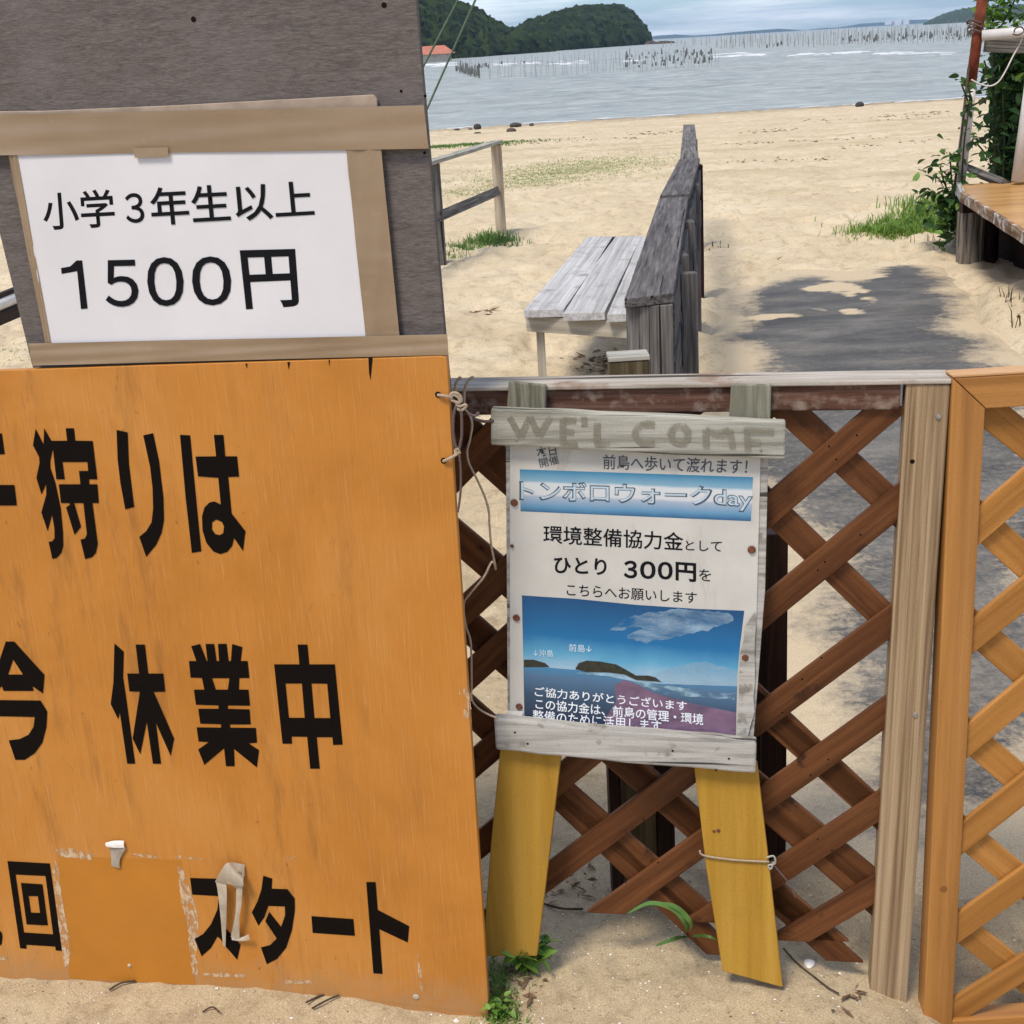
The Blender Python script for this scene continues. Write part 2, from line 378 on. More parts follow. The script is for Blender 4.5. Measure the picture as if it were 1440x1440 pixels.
def orange_board_mat():
    m, t, b = base_mat('orange_painted_plywood', 0.42, 0.35)
    v = coords(t, (1, 0.022, 1), False); vb = coords(t, (1, 1, 1), False); vs = coords(t, (1, 0.16, 1), False)
    g = noise_node(t, v, 430, 4, 0.65, 0.5); big = noise_node(t, vb, 2.6, 5, 0.6, 0.5); st = noise_node(t, vs, 26, 6, 0.72); st2 = noise_node(t, vs, 7, 3, 0.6)
    c = ramp(t, big, [(0.3, (0.40, 0.148, 0.018)), (0.52, (0.48, 0.190, 0.030)), (0.72, (0.54, 0.24, 0.055))])
    c = mixc(t, ramp(t, g, [(0.56, (0, 0, 0)), (0.72, (0.42,)*3)]), c, (0.60, 0.33, 0.13, 1))
    c = mixc(t, ramp(t, g, [(0.28, (0.45, 0.45, 0.45)), (0.40, (0, 0, 0))]), c, (0.27, 0.10, 0.022, 1))
    # dirt and mildew stains running with the grain, mostly on the left half
    tc = N(t, 'ShaderNodeTexCoord'); sx = N(t, 'ShaderNodeSeparateXYZ'); t.links.new(tc.outputs['Object'], sx.inputs[0])
    mr = N(t, 'ShaderNodeMapRange'); mr.inputs[1].default_value = 0.06; mr.inputs[2].default_value = -0.42; t.links.new(sx.outputs[0], mr.inputs[0])
    f = ramp(t, st, [(0.51, (0, 0, 0)), (0.68, (1, 1, 1))]); f2 = mixc(t, 1.0, f, ramp(t, st2, [(0.44, (0, 0, 0)), (0.62, (1, 1, 1))]), 'MULTIPLY')
    mm = N(t, 'ShaderNodeMath', operation='MULTIPLY'); t.links.new(f2, mm.inputs[0]); t.links.new(mr.outputs[0], mm.inputs[1])
    c = mixc(t, mm.outputs[0], c, (0.25, 0.105, 0.022, 1))
    sp = noise_node(t, coords(t, (1, 0.5, 1), False), 55, 4, 0.7); spm = N(t, 'ShaderNodeMath', operation='MULTIPLY'); t.links.new(ramp(t, sp, [(0.66, (0, 0, 0)), (0.74, (0.9,)*3)]), spm.inputs[0]); t.links.new(mr.outputs[0], spm.inputs[1])
    c = mixc(t, spm.outputs[0], c, (0.17, 0.075, 0.02, 1))
    # splash dirt along the foot
    mf = N(t, 'ShaderNodeMapRange'); mf.inputs[1].default_value = 0.16; mf.inputs[2].default_value = 0.0; t.links.new(sx.outputs[1], mf.inputs[0]); mg = N(t, 'ShaderNodeMath', operation='MULTIPLY'); t.links.new(mf.outputs[0], mg.inputs[0]); t.links.new(noise_node(t, vb, 18, 6, 0.75), mg.inputs[1])
    c = mixc(t, ramp(t, mg.outputs[0], [(0.25, (0, 0, 0)), (0.6, (0.7,)*3)]), c, (0.36, 0.22, 0.11, 1))
    t.links.new(c, b.inputs['Base Color']); bump(t, b, g, 0.5, 0.0012)
    t.links.new(ramp(t, st2, [(0.3, (0.34,)*3), (0.7, (0.55,)*3)]), b.inputs['Roughness'])
    return m
M_['orange_board'] = orange_board_mat()
M_['grey_board'] = wood('weathered_grey_plywood', (0.095, 0.080, 0.074), (0.135, 0.116, 0.108), (0.18, 0.157, 0.147), contrast=0.62, grain=420, stretch=0.22, rough=0.8, bstr=0.6, blotch=((0.19, 0.165, 0.16), 5, 0.5, 0.95))

def tape_mat():
    m, t, b = base_mat('brown_packing_tape', 0.3, 0.5); v = coords(t, (1, 1, 1)); n = noise_node(t, v, 7, 3, 0.5); n3 = noise_node(t, v, 60, 5, 0.7)
    c = ramp(t, n, [(0.3, (0.25, 0.175, 0.105)), (0.7, (0.30, 0.215, 0.135))]); c = mixc(t, ramp(t, n3, [(0.6, (0, 0, 0)), (0.8, (0.35,)*3)]), c, (0.42, 0.33, 0.23, 1)); t.links.new(c, b.inputs['Base Color'])
    n2 = noise_node(t, coords(t, (0.3, 1, 1)), 14, 2, 0.4, 1.2); bump(t, b, n2, 0.6, 0.004); return m
M_['tape'] = tape_mat()

def sand_mat():
    m, t, b = base_mat('beach_sand', 0.92, 0.12); v = coords(t, (1, 1, 1), False)
    n1 = noise_node(t, v, 1.1, 5, 0.6); n2 = noise_node(t, v, 45, 5, 0.75); n3 = noise_node(t, v, 420, 3, 0.7); n0 = noise_node(t, v, 0.12, 3, 0.5)
    c = ramp(t, n1, [(0.3, (0.50, 0.407, 0.270)), (0.55, (0.58, 0.484, 0.333)), (0.75, (0.64, 0.55, 0.395))])
    c = mixc(t, ramp(t, n2, [(0.54, (0, 0, 0)), (0.70, (0.6,)*3)]), c, (0.24, 0.18, 0.12, 1))
    n5 = noise_node(t, v, 9, 6, 0.75); c = mixc(t, ramp(t, n5, [(0.52, (0, 0, 0)), (0.66, (0.62,)*3)]), c, (0.33, 0.25, 0.165, 1))
    c = mixc(t, 0.55, c, ramp(t, n3, [(0.32, (0.35, 0.32, 0.29)), (0.5, (1, 1, 1)), (0.68, (1.55, 1.52, 1.46))]), 'MULTIPLY')
    # shade round the entrance, painted into the sand as a browner tint
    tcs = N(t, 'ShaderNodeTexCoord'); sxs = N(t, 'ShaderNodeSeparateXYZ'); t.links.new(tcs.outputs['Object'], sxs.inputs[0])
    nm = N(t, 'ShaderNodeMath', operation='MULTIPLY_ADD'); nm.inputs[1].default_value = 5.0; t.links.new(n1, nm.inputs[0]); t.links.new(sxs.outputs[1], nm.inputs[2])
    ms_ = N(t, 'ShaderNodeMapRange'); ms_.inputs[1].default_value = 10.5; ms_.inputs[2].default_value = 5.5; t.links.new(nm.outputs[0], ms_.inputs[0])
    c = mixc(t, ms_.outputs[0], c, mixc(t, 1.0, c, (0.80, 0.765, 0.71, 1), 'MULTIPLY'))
    # dry drift lines and thin growth far out on the beach
    vd = coords(t, (0.22, 1.6, 1), False); nd = noise_node(t, vd, 0.55, 6, 0.65, 0.4)
    tc = N(t, 'ShaderNodeTexCoord'); sx = N(t, 'ShaderNodeSeparateXYZ'); t.links.new(tc.outputs['Object'], sx.inputs[0])
    mr = N(t, 'ShaderNodeMapRange'); mr.inputs[1].default_value = 9; mr.inputs[2].default_value = 16; t.links.new(sx.outputs[1], mr.inputs[0])
    mm = N(t, 'ShaderNodeMath', operation='MULTIPLY'); t.links.new(ramp(t, nd, [(0.53, (0, 0, 0)), (0.62, (0.5,)*3)]), mm.inputs[0]); t.links.new(mr.outputs[0], mm.inputs[1])
    c = mixc(t, mm.outputs[0], c, (0.36, 0.30, 0.17, 1))
    # wet rim at the water's edge
    mw = N(t, 'ShaderNodeMapRange'); mw.inputs[1].default_value = -0.80; mw.inputs[2].default_value = -0.93; t.links.new(sx.outputs[2], mw.inputs[0])
    c = mixc(t, mw.outputs[0], c, (0.22, 0.17, 0.12, 1))
    t.links.new(c, b.inputs['Base Color']); p = bump(t, b, n2, 0.7, 0.006); bump(t, b, n3, 0.6, 0.0016, p); return m
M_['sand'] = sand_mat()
def path_mat():
    m, t, b = base_mat('dark_concrete', 0.75, 0.25); v = coords(t, (1, 1, 1), False); va = coords(t, (0.8, 1.3, 1), False)
    n1 = noise_node(t, va, 2.2, 6, 0.65); n2 = noise_node(t, v, 28, 6, 0.8); n3 = noise_node(t, v, 330, 2, 0.6)
    c = ramp(t, n1, [(0.3, (0.045, 0.046, 0.048)), (0.5, (0.085, 0.084, 0.081)), (0.68, (0.16, 0.15, 0.135))])
    c = mixc(t, 0.4, c, ramp(t, n3, [(0.3, (0.4,)*3), (0.7, (1.6,)*3)]), 'MULTIPLY')
    tc = N(t, 'ShaderNodeTexCoord'); sx = N(t, 'ShaderNodeSeparateXYZ'); t.links.new(tc.outputs['Object'], sx.inputs[0])
    mr = N(t, 'ShaderNodeMapRange'); mr.inputs[1].default_value = 7.2; mr.inputs[2].default_value = 3.2; mr.inputs[3].default_value = 0.0; mr.inputs[4].default_value = 0.16; t.links.new(sx.outputs[1], mr.inputs[0])
    ad = N(t, 'ShaderNodeMath', operation='ADD'); t.links.new(n2, ad.inputs[0]); t.links.new(mr.outputs[0], ad.inputs[1])
    nf = noise_node(t, coords(t, (0.7, 2.6, 1), False), 1.6, 7, 0.75, 0.6); c = mixc(t, ramp(t, nf, [(0.52, (0, 0, 0)), (0.78, (0.3,)*3)]), c, (0.33, 0.27, 0.20, 1))
    c = mixc(t, ramp(t, ad.outputs[0], [(0.56, (0, 0, 0)), (0.86, (0.6,)*3)]), c, (0.36, 0.30, 0.22, 1))
    at = N(t, 'ShaderNodeAttribute', attribute_name='cover'); fn = noise_node(t, v, 14, 6, 0.8); a2 = N(t, 'ShaderNodeMath', operation='MULTIPLY_ADD'); a2.inputs[1].default_value = 0.45; t.links.new(fn, a2.inputs[0]); t.links.new(at.outputs['Fac'], a2.inputs[2])
    g1 = noise_node(t, v, 420, 3, 0.7); sandc = mixc(t, 0.55, (0.51, 0.415, 0.278, 1), ramp(t, g1, [(0.32, (0.35, 0.32, 0.29)), (0.5, (1, 1, 1)), (0.68, (1.55, 1.52, 1.46))]), 'MULTIPLY')
    c = mixc(t, ramp(t, a2.outputs[0], [(0.13, (0, 0, 0)), (0.22, (0.55, 0.55, 0.55)), (0.33, (1, 1, 1))]), c, sandc)
    t.links.new(c, b.inputs['Base Color']); bump(t, b, n2, 0.6, 0.004); return m
M_['path'] = path_mat()
def water_mat():
    m, t, b = base_mat('grey_sea_water', 0.4, 0.4); v = coords(t, (0.35, 1, 1), False)
    n1 = noise_node(t, coords(t, (0.6, 1, 1), False), 0.6, 7, 0.8, 1.2); n2 = noise_node(t, v, 1.3, 4, 0.6)
    t.links.new(ramp(t, n1, [(0.35, (0.16, 0.18, 0.165)), (0.5, (0.27, 0.29, 0.265)), (0.65, (0.42, 0.44, 0.40))]), b.inputs['Base Color'])
    bump(t, b, n2, 0.7, 0.35); return m
M_['water'] = water_mat()
def canopy_mat(name, a, b2, sc):
    m, t, b = base_mat(name, 0.8, 0.1); v = coords(t, (1, 1, 1), False); n = noise_node(t, v, sc, 5, 0.7)
    at = N(t, 'ShaderNodeAttribute', attribute_name='shade'); c = mixc(t, at.outputs['Fac'], a, b2)
    c = mixc(t, 0.7, c, ramp(t, n, [(0.3, (0.35, 0.35, 0.35)), (0.65, (1.35, 1.3, 1.2))]), 'MULTIPLY'); t.links.new(c, b.inputs['Base Color']); return m
M_['canopy'] = canopy_mat('woodland_canopy', (0.006, 0.013, 0.005), (0.032, 0.052, 0.014), 0.55)
M_['far_hill'] = plain('far_wooded_hill', (0.045, 0.065, 0.04), 0.95, 0.05, 0.3, 0.01)

# ================================================================== GROUND, PATH, WATER
path_px = [(1050,474),(1060,440),(1056,412),(1108,402),(1128,385),(1200,390),(1282,378),(1300,400),(1325,430),(1330,455),(1362,490),(1400,520),(1450,560),(1500,700),(1490,1000),(1440,1110),(1300,1150),(1235,1100),(1190,1020),(1150,900),(1110,760),(1080,640),(1095,525),(1078,500)]
path_w = np.array([[*atz(x, y, 0).xy] for x, y in path_px])
def sdist(X, Y, P):
    """signed distance, negative inside"""
    d = np.full(X.shape, 1e9); ins = np.zeros(X.shape, bool); n = len(P)
    for i in range(n):
        a = P[i]; b = P[(i+1) % n]; e = b-a; L2 = e@e
        t = np.clip(((X-a[0])*e[0]+(Y-a[1])*e[1])/L2, 0, 1)
        d = np.minimum(d, (X-a[0]-t*e[0])**2+(Y-a[1]-t*e[1])**2)
        c = ((a[1] > Y) != (b[1] > Y)) & (X < (b[0]-a[0])*(Y-a[1])/(b[1]-a[1]+1e-12)+a[0]); ins ^= c
    d = np.sqrt(d); return np.where(ins, -d, d)
SEA = -0.9
def ss(a, b, x):
    t = np.clip((x-a)/(b-a), 0, 1); return t*t*(3-2*t)
MOUNDS = []
def add_mound(px, py, h, rx, ry): p = atz(px, py, 0); MOUNDS.append((p.x, p.y, h, rx, ry))
add_mound(1300, 350, 0.05, 0.5, 0.4); add_mound(1480, 440, 0.12, 0.55, 0.7)
add_mound(1010, 470, 0.05, 0.25, 1.0); add_mound(870, 520, -0.03, 0.3, 0.5); add_mound(640, 380, 0.04, 0.6, 0.7)
add_mound(300, 1400, 0.012, 0.5, 0.10); add_mound(1060, 1400, 0.012, 0.3, 0.08)
add_mound(1420, 1300, -0.03, 0.35, 0.3); add_mound(650, 1425, -0.012, 0.14, 0.08); add_mound(1440, 1432, -0.15, 0.13, 0.16)
PATCH = [(*atz(px, py, 0).xy, h, rx, ry) for px, py, h, rx, ry in ((1152,402,.011,.13,.13),(1200,412,.010,.07,.26),(1198,434,.0105,.12,.13),(1080,447,.013,.13,.06),(1225,390,.009,.22,.06))]
def ground(x, y):
    x = np.asarray(x, float); y = np.asarray(y, float)
    z = np.where(y > 13, -(y-13)*0.9/(46.8-13), 0.0)
    far = ss(2.6, 6, y); mid = ss(2.2, 3.2, y)
    z = z + fbm(x, y, 0.35, 3, 5)*0.05*far*(1-ss(30, 44, y))
    # trodden lumps and old footprints
    lum = np.abs(fbm(x*0.7, y, 2.1, 4, 31)); z = z + (0.25-lum)*0.06*far*(1-0.6*ss(18, 40, y)); dm = fbm(x, y, 4.3, 3, 61); z = z - np.clip(dm-0.22, 0, 0.3)*0.16*ss(2.3, 4.5, y)*(1-ss(14, 26, y))
    z = z + fbm(x, y, 7, 4, 17)*(0.007+0.034*mid) + fbm(x, y, 34, 3, 3)*0.006
    for mx_, my_, h, rx, ry in MOUNDS: z = z + h*np.exp(-((x-mx_)/rx)**2-((y-my_)/ry)**2)
    d = sdist(x, y, path_w)
    nn = fbm(x, y, 3.2, 4, 77)*0.22
    k = 1-ss(0.10, 0.26, d+nn*0.25)
    return z*(1-k) - 0.03*k
def gz(x, y): return float(ground(np.array([x]), np.array([y]))[0])
rows, cols = 760, 560
t = np.linspace(0, 1, rows); Yr = 1.15*(60/1.15)**t
s = np.linspace(-1, 1, cols); s = np.sign(s)*(np.abs(s)**1.25)
YY, SS = np.meshgrid(Yr, s, indexing='ij'); XX = SS*(YY*0.62+0.5)*1.5 + 0.06*YY
ZZ = ground(XX, YY)
def gridmesh(name, X, Y, Z, mat, smooth=True):
    r, c = X.shape; me = bpy.data.meshes.new(name); nv = r*c
    me.vertices.add(nv); me.vertices.foreach_set('co', np.stack([X, Y, Z], -1).astype(np.float32).ravel())
    i = np.arange(nv).reshape(r, c); q = np.stack([i[:-1, :-1], i[:-1, 1:], i[1:, 1:], i[1:, :-1]], -1).reshape(-1, 4)
    me.loops.add(q.size); me.loops.foreach_set('vertex_index', q.ravel().astype(np.int32))
    me.polygons.add(len(q)); me.polygons.foreach_set('loop_start', np.arange(0, q.size, 4, dtype=np.int32)); me.polygons.foreach_set('loop_total', np.full(len(q), 4, np.int32))
    me.polygons.foreach_set('use_smooth', np.full(len(q), smooth)); me.materials.append(mat); me.update(); me.validate()
    o = bpy.data.objects.new(name, me); COL.objects.link(o); return o
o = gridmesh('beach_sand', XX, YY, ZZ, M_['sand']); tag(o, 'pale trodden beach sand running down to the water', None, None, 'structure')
# coarse ground all round so that nothing ends at the frame edge
gx = np.linspace(-400, 400, 81); gy = np.concatenate([np.linspace(-300, -2, 30), np.linspace(0, 60, 30)]); GY, GX = np.meshgrid(gy, gx, indexing='ij')
GZ = np.where(GY > 13, -(GY-13)*0.9/(46.8-13), 0.0)-0.09
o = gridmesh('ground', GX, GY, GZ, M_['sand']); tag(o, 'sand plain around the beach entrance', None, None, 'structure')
# path slab: thick sheet whose rim and hollows carry a film of blown sand
x0, y0 = path_w.min(0)-0.35; x1, y1 = path_w.max(0)+0.35
gx = np.arange(x0, x1, 0.035); gy = np.arange(y0, y1, 0.035); PY, PX = np.meshgrid(gy, gx, indexing='ij'); PD = sdist(PX, PY, path_w)
cov = PD+fbm(PX, PY, 2.6, 5, 77)*0.26
for qx, qy, hh_, rx, ry in PATCH: cov = np.maximum(cov, (hh_*26-0.12+1.1*fbm(PX, PY*1.3, 5.0, 5, 8))*np.exp(-((PX-qx)/(rx*1.3))**2-((PY-qy)/(ry*1.3))**2)*1.6-0.30*(1-np.exp(-((PX-qx)/(rx*1.6))**2-((PY-qy)/(ry*1.6))**2)))
o = gridmesh('path', PX, PY, 0.002+np.zeros_like(PX)-0.05*ss(0.16, 0.32, PD), M_['path']); at = o.data.attributes.new('cover', 'FLOAT', 'POINT'); at.data.foreach_set('value', cov.astype(np.float32).ravel())
tag(o, 'dark concrete path half covered by blown sand', None, None, 'structure')
# sea
rw, cw = 620, 420
t = np.linspace(0, 1, rw); Yw = 44*(9000/44)**(t**1.15); s = np.linspace(-1, 1, cw); YY, SS = np.meshgrid(Yw, s, indexing='ij'); XX = SS*(YY*1.1+20)+0.1*YY
amp = 0.10*np.clip((YY-46)/15, 0.12, 1)*np.clip(600/YY, 0, 1)
ZW = SEA + amp*(1.6*fbm(XX*0.10, YY*0.42, 1, 4, 9) + 0.8*fbm(XX*0.45, YY*1.5, 1, 3, 21))
o = gridmesh('sea_water', XX, YY, ZW, M_['water']); tag(o, 'grey choppy sea water', None, None, 'structure')

def seapt(px, py): return atz(px, py, SEA)
# foam crests
def foam(name, segs, label):
    V = []; Fc = []
    for (x0, y0, x1, y1, n, hgt) in segs:
        for i in range(int(n*2.2)):
            t = random.random(); px = x0+(x1-x0)*t; py = y0+(y1-y0)*t+random.gauss(0, 1.0); p = seapt(px, py)
            ln = random.uniform(0.25, 1.3)*p.y/150; wd = ln*0.07; hh = hgt*random.uniform(0.2, 0.7)
            b0 = len(V); k = 7
            for j in range(k+1):
                u = j/k*2-1; ww = (1-u*u)**0.5; xx = p.x+u*ln; yo = p.y+random.uniform(-.15, .15)*wd*4
                V += [(xx, yo-wd*ww, SEA+0.01), (xx, yo, SEA+0.02+hh*ww), (xx, yo+wd*ww, SEA+0.01)]
            for j in range(k):
                a = b0+j*3; Fc += [(a, a+3, a+4, a+1), (a+1, a+4, a+5, a+2)]
    o = meshobj(name, V, Fc, M_['foam']); return tag(o, label, None, None, 'stuff')
foam('wave_foam', [(600, 91, 655, 90, 10, .2), (690, 91, 735, 90, 6, .2), (740, 90, 830, 88, 10, .18), (880, 86, 900, 85, 3, .14)], 'white surf crest in front of the wooded island on the left')
foam('wave_foam', [(1000, 80, 1075, 78, 9, .2), (1115, 78, 1215, 74, 12, .2), (1230, 76, 1345, 76, 10, .2), (1000, 77, 1060, 74, 4, .14)], 'white surf crest in front of the poles on the right')
V = []; Fc = []
for i in range(150):
    x = -15+i*0.35; y = 46.1+0.5*math.sin(x*0.35)+float(fbm(np.array([x]), np.array([0.0]), 0.5, 3)[0])*1.2
    zz = max(gz(x, y), SEA)+0.035; wd = 0.03+0.06*abs(math.sin(x*1.3)); V += [(x, y-wd, zz), (x, y, zz+0.012), (x, y+wd, zz)]
for i in range(149):
    if float(fbm(np.array([i*0.35]), np.array([3.3]), 0.9, 2)[0]) < 0.06: continue
    a = i*3; Fc += [(a, a+3, a+4, a+1), (a+1, a+4, a+5, a+2)]
o = meshobj('shore_foam', V, Fc, M_['foam']); tag(o, 'thin white line of foam along the waterline', None, None, 'stuff')

# ================================================================== FAR LAND
def hillmesh(name, prof, dist, depth, mat, label, parent=None, base=SEA-0.5, kind='structure'):
    """ridge whose skyline follows prof (list of px, py) at distance dist (or function of px)"""
    pts = []
    xs = np.linspace(prof[0][0], prof[-1][0], 140)
    ys = np.interp(xs, [p[0] for p in prof], [p[1] for p in prof])
    V = []; Fc = []; K = 9
    for x, y in zip(xs, ys):
        Dd = dist(x) if callable(dist) else dist
        P = aty(x, y, Dd)
        for k in range(K):
            u = k/(K-1)*2-1; hh = max(0.0, P.z-base)*(1-u*u)**0.75
            V.append((P.x+u*depth*P.x/Dd, P.y+u*depth, base+hh*(1+0.10*math.sin(x*0.7+k)*(abs(u) > 0.1))))
    for i in range(len(xs)-1):
        for k in range(K-1): a = i*K+k; Fc.append((a, a+K, a+K+1, a+1))
    o = meshobj(name, V, Fc, mat, smooth=True); return tag(o, label, None, None, kind)
isl1 = [(420,-45),(480,-38),(560,-10),(590,-4),(612,0),(632,8),(652,12),(668,20),(685,33),(700,42),(712,46),(735,56),(760,66)]
isl2 = [(700,52),(722,47),(735,45),(742,36),(752,33),(775,27),(800,19),(822,13),(843,14),(864,13),(873,16),(882,23),(889,31),(894,39),(896,52)]
d1 = lambda x: 430+(x-420)*0.5; d2 = lambda x: 620+(x-700)*0.9
def wooded(name, prof, dist, label, depth, cr, n):
    """headland: a terrain core and a mass of tree crowns over it"""
    base = hillmesh(name, [(x, y+6+ (2 if y > 30 else 5)) for x, y in prof], dist, depth, M_['far_hill'], label)
    V = []; Fc = []; sh = []
    ico = bmesh.new(); bmesh.ops.create_icosphere(ico, subdivisions=2, radius=1); iv = [v.co.copy() for v in ico.verts]; fc = [tuple(v.index for v in f.verts) for f in ico.faces]; ico.free()
    xs = [p[0] for p in prof]; ysk = [p[1] for p in prof]
    for i in range(n):
        px = random.uniform(xs[0], xs[-1]); py = float(np.interp(px, xs, ysk)); Dd = dist(px); P = aty(px, py, Dd)
        ridge = i < n*0.3
        u = random.uniform(-0.06, 0.12) if ridge else -random.random()**0.7*0.97
        top = max(0.5, P.z-SEA); r = cr*random.uniform(0.55, 1.15)*(Dd/600)
        hh = top*(1-u*u)**0.75-r*0.75
        if hh < 0: hh = random.uniform(-0.3, 0.5)*r
        c = Vector((P.x+u*depth*P.x/Dd, P.y+u*depth, SEA+hh)); s0 = random.random(); b0 = len(V); sq = random.uniform(0.75, 1.1)
        for v in iv:
            k = 1+random.uniform(-0.32, 0.32); V.append((c.x+v.x*r*k, c.y+v.y*r*k, c.z+v.z*r*k*sq)); sh.append(min(1, max(0, s0*0.7+0.3*random.random())))
        Fc += [tuple(b0+j for j in f) for f in fc]
    me = newmesh('woodland', V, Fc, M_['canopy']); at = me.attributes.new('shade', 'FLOAT', 'POINT'); at.data.foreach_set('value', np.array(sh, np.float32))
    o = bpy.data.objects.new('woodland', me); COL.objects.link(o); tag(o, 'dark green trees covering '+label, None, None, 'stuff')
wooded('hill', isl1, d1, 'the steep left headland behind the red roofed hut', 70, 4.8, 2600)
wooded('hill', isl2, d2, 'the rounded island in the middle distance', 90, 4.6, 3200)
hillmesh('hill', [(914,52),(925,50),(950,48.5),(975,50),(1000,48.5),(1030,45.5),(1060,43),(1095,40.5),(1120,42),(1145,44)], 6500, 400, M_['far_hill'], 'low blue hills on the horizon behind the island tip')
hillmesh('hill', [(1120,44.5),(1150,40),(1180,38.5),(1210,33.5),(1245,31),(1275,28),(1300,27.5),(1340,27),(1400,25),(1500,20)], 7500, 400, M_['far_hill'], 'long blue ridge on the horizon left of the green cape')
hillmesh('hill', [(1298,33),(1310,27),(1325,20),(1345,14),(1370,10),(1400,7),(1440,6),(1520,0)], 1900, 200, M_['far_hill'], 'green cape rising behind the rusty red pole')
# seawall, hut, rocks
A = seapt(575, 86); B = seapt(742, 74)
o = beam('sea_wall', (A.x, A.y, SEA+1.3), (B.x, B.y, SEA+1.0), 3.2, 3, (0, 0, 1), M_['seawall'], None, bev=0.2); PW[o.name] = o.matrix_basis.copy()
tag(o, 'long low grey sea wall at the foot of the wooded hill', 'sea wall')
P = aty(604, 79, 350)
hut = empty('hut', P, 'small hut with a salmon red roof on the shore under the hill', 'hut')
beam('wall', P+Vector((-5, 0, -0.6)), P+Vector((5.2, 0, -0.6)), 4, 2.4, (0, 0, 1), M_['hut_wall'], hut, bev=0)
V = [(-6.2, -3, 0.4), (6.2, -3, 0.4), (6.2, 3, 0.4), (-6.2, 3, 0.4), (-5, 0, 2.3), (3.8, 0, 2.3)]
meshobj('roof', V, [(0, 1, 5, 4), (1, 2, 5), (2, 3, 4, 5), (3, 0, 4), (3, 2, 1, 0)], M_['roof_red'], hut, M=Matrix.Translation(P))
V = []; Fc = []
for i in range(260):
    px = random.uniform(735, 948); py = 69.5-(px-735)*0.043+random.uniform(-0.6, 0.6); p = seapt(px, py); r = random.uniform(0.5, 1.6)*(1.2 if px < 915 else .8); b0 = len(V)
    for k in range(6): a = k*math.pi/3; V.append((p.x+math.cos(a)*r*2, p.y+math.sin(a)*r, SEA-0.2))
    for k in range(6): a = k*math.pi/3+.3; V.append((p.x+math.cos(a)*r*1.2, p.y+math.sin(a)*r*.6, SEA+r*random.uniform(.5, 1.0)))
    for k in range(6): Fc.append((b0+k, b0+(k+1) % 6, b0+6+(k+1) % 6, b0+6+k))
    Fc.append(tuple(b0+6+k for k in range(6)))
o = meshobj('shore_rocks', V, Fc, M_['shore_rock']); tag(o, 'brown rocks along the foot of the wooded island', None, None, 'stuff')
P = aty(1262, 33, 6200)
bld = empty('waterfront_works', P, 'tiny white works buildings on the far shore left of the green cape', 'building')
for dx, wd, hh in ((-38, 26, 14), (0, 30, 20), (36, 22, 26)): beam('wall', P+Vector((dx-wd/2, 0, 4)), P+Vector((dx+wd/2, 0, 4)), 20, hh, (0, 0, 1), M_['far_white'], bld, bev=0)

# poles standing in the sea
pole_me = newmesh('sea_pole', *(lambda VF: (VF[0], VF[1]))(tube_geo([(0, 0, -0.6), (0.01, 0, 0.5), (-0.01, 0, 1.0)], [0.016, 0.015, 0.010], 5)), M_['pole'])
def poles(px0, py0, px1, py1, n, h0, h1, label, group, jx=1.5, jy=1.0, fat=1.15):
    for i in range(n):
        t = (i+random.uniform(-.3, .3))/max(1, n-1); px = px0+(px1-px0)*t+random.uniform(-jx, jx)*0.5; py = py0+(py1-py0)*t+random.uniform(-jy, jy)
        p = seapt(px, py); o = bpy.data.objects.new('sea_pole', pole_me); h = random.uniform(h0, h1)
        o.location = (p.x, p.y, SEA); th = p.y/115; o.scale = (th*fat, th*fat, h); o.rotation_euler = (random.gauss(0, .05), random.gauss(0, .05), random.random()*6)
        COL.objects.link(o); tag(o, label, 'pole', group)
gA = 'thin poles standing in the sea in front of the wooded island'
lA = 'thin grey pole of the fence-like row in the sea before the wooded island'
poles(688, 111, 1010, 93, 62, 1.05, 1.35, lA, gA, jx=3)
poles(640, 100, 672, 111, 12, 1.2, 1.5, 'short dark pole in the dense netted clump at the left end of the sea poles', gA)
poles(645, 95, 1005, 84, 58, 1.0, 1.5, lA, gA, jx=4, jy=2.5)
gB = 'thin poles standing in the sea on the right'
lB = 'thin pole of the long distant row in the sea left of the rusty pole'
poles(1010, 68, 1372, 57, 100, 1.4, 2.4, lB, gB, jx=4, jy=2, fat=1.7)
poles(930, 66, 1372, 50, 64, 1.5, 2.8, lB, gB, jx=4, jy=3, fat=1.5)
V = []; Fc = []
def nets(x0, y0, x1, y1, n, hmax, lo=0.1):
    for i in range(n):
        t = random.random(); p = seapt(x0+(x1-x0)*t, y0+(y1-y0)*t+random.uniform(-1, 1)); s_ = p.y/115
        b0 = len(V); w_ = random.uniform(0.025, 0.09)*s_; h_ = random.uniform(0.25, 1.0)*hmax*1.7*s_; z0 = SEA+random.uniform(lo*.2, lo*3)
        q = [(-w_, 0, z0), (w_, 0, z0+random.uniform(-.1, .1)), (w_*.7, 0, z0+h_), (-w_*.8, 0, z0+h_*random.uniform(.6, 1)), (0, -w_*.3, z0+h_*.4), (0, w_*.3, z0+h_*.4)]
        V.extend([(p.x+a, p.y+b, c) for a, b, c in q]); Fc.extend([(b0, b0+1, b0+4), (b0+1, b0+2, b0+4), (b0+2, b0+3, b0+4), (b0+3, b0, b0+4), (b0, b0+1, b0+5), (b0+1, b0+2, b0+5), (b0+2, b0+3, b0+5), (b0+3, b0, b0+5)])
nets(642, 101, 676, 111, 60, .5); nets(672, 97, 692, 96, 7, .3); nets(880, 97, 1004, 91, 90, .3, .4); nets(700, 92, 738, 90, 6, .15)
nets(1078, 67, 1100, 66, 6, .2); nets(1180, 61, 1372, 55, 90, .3, .3)
o = meshobj('fishing_nets', V, Fc, M_['net']); tag(o, 'dark netting and weed hanging between the sea poles', None, None, 'stuff')

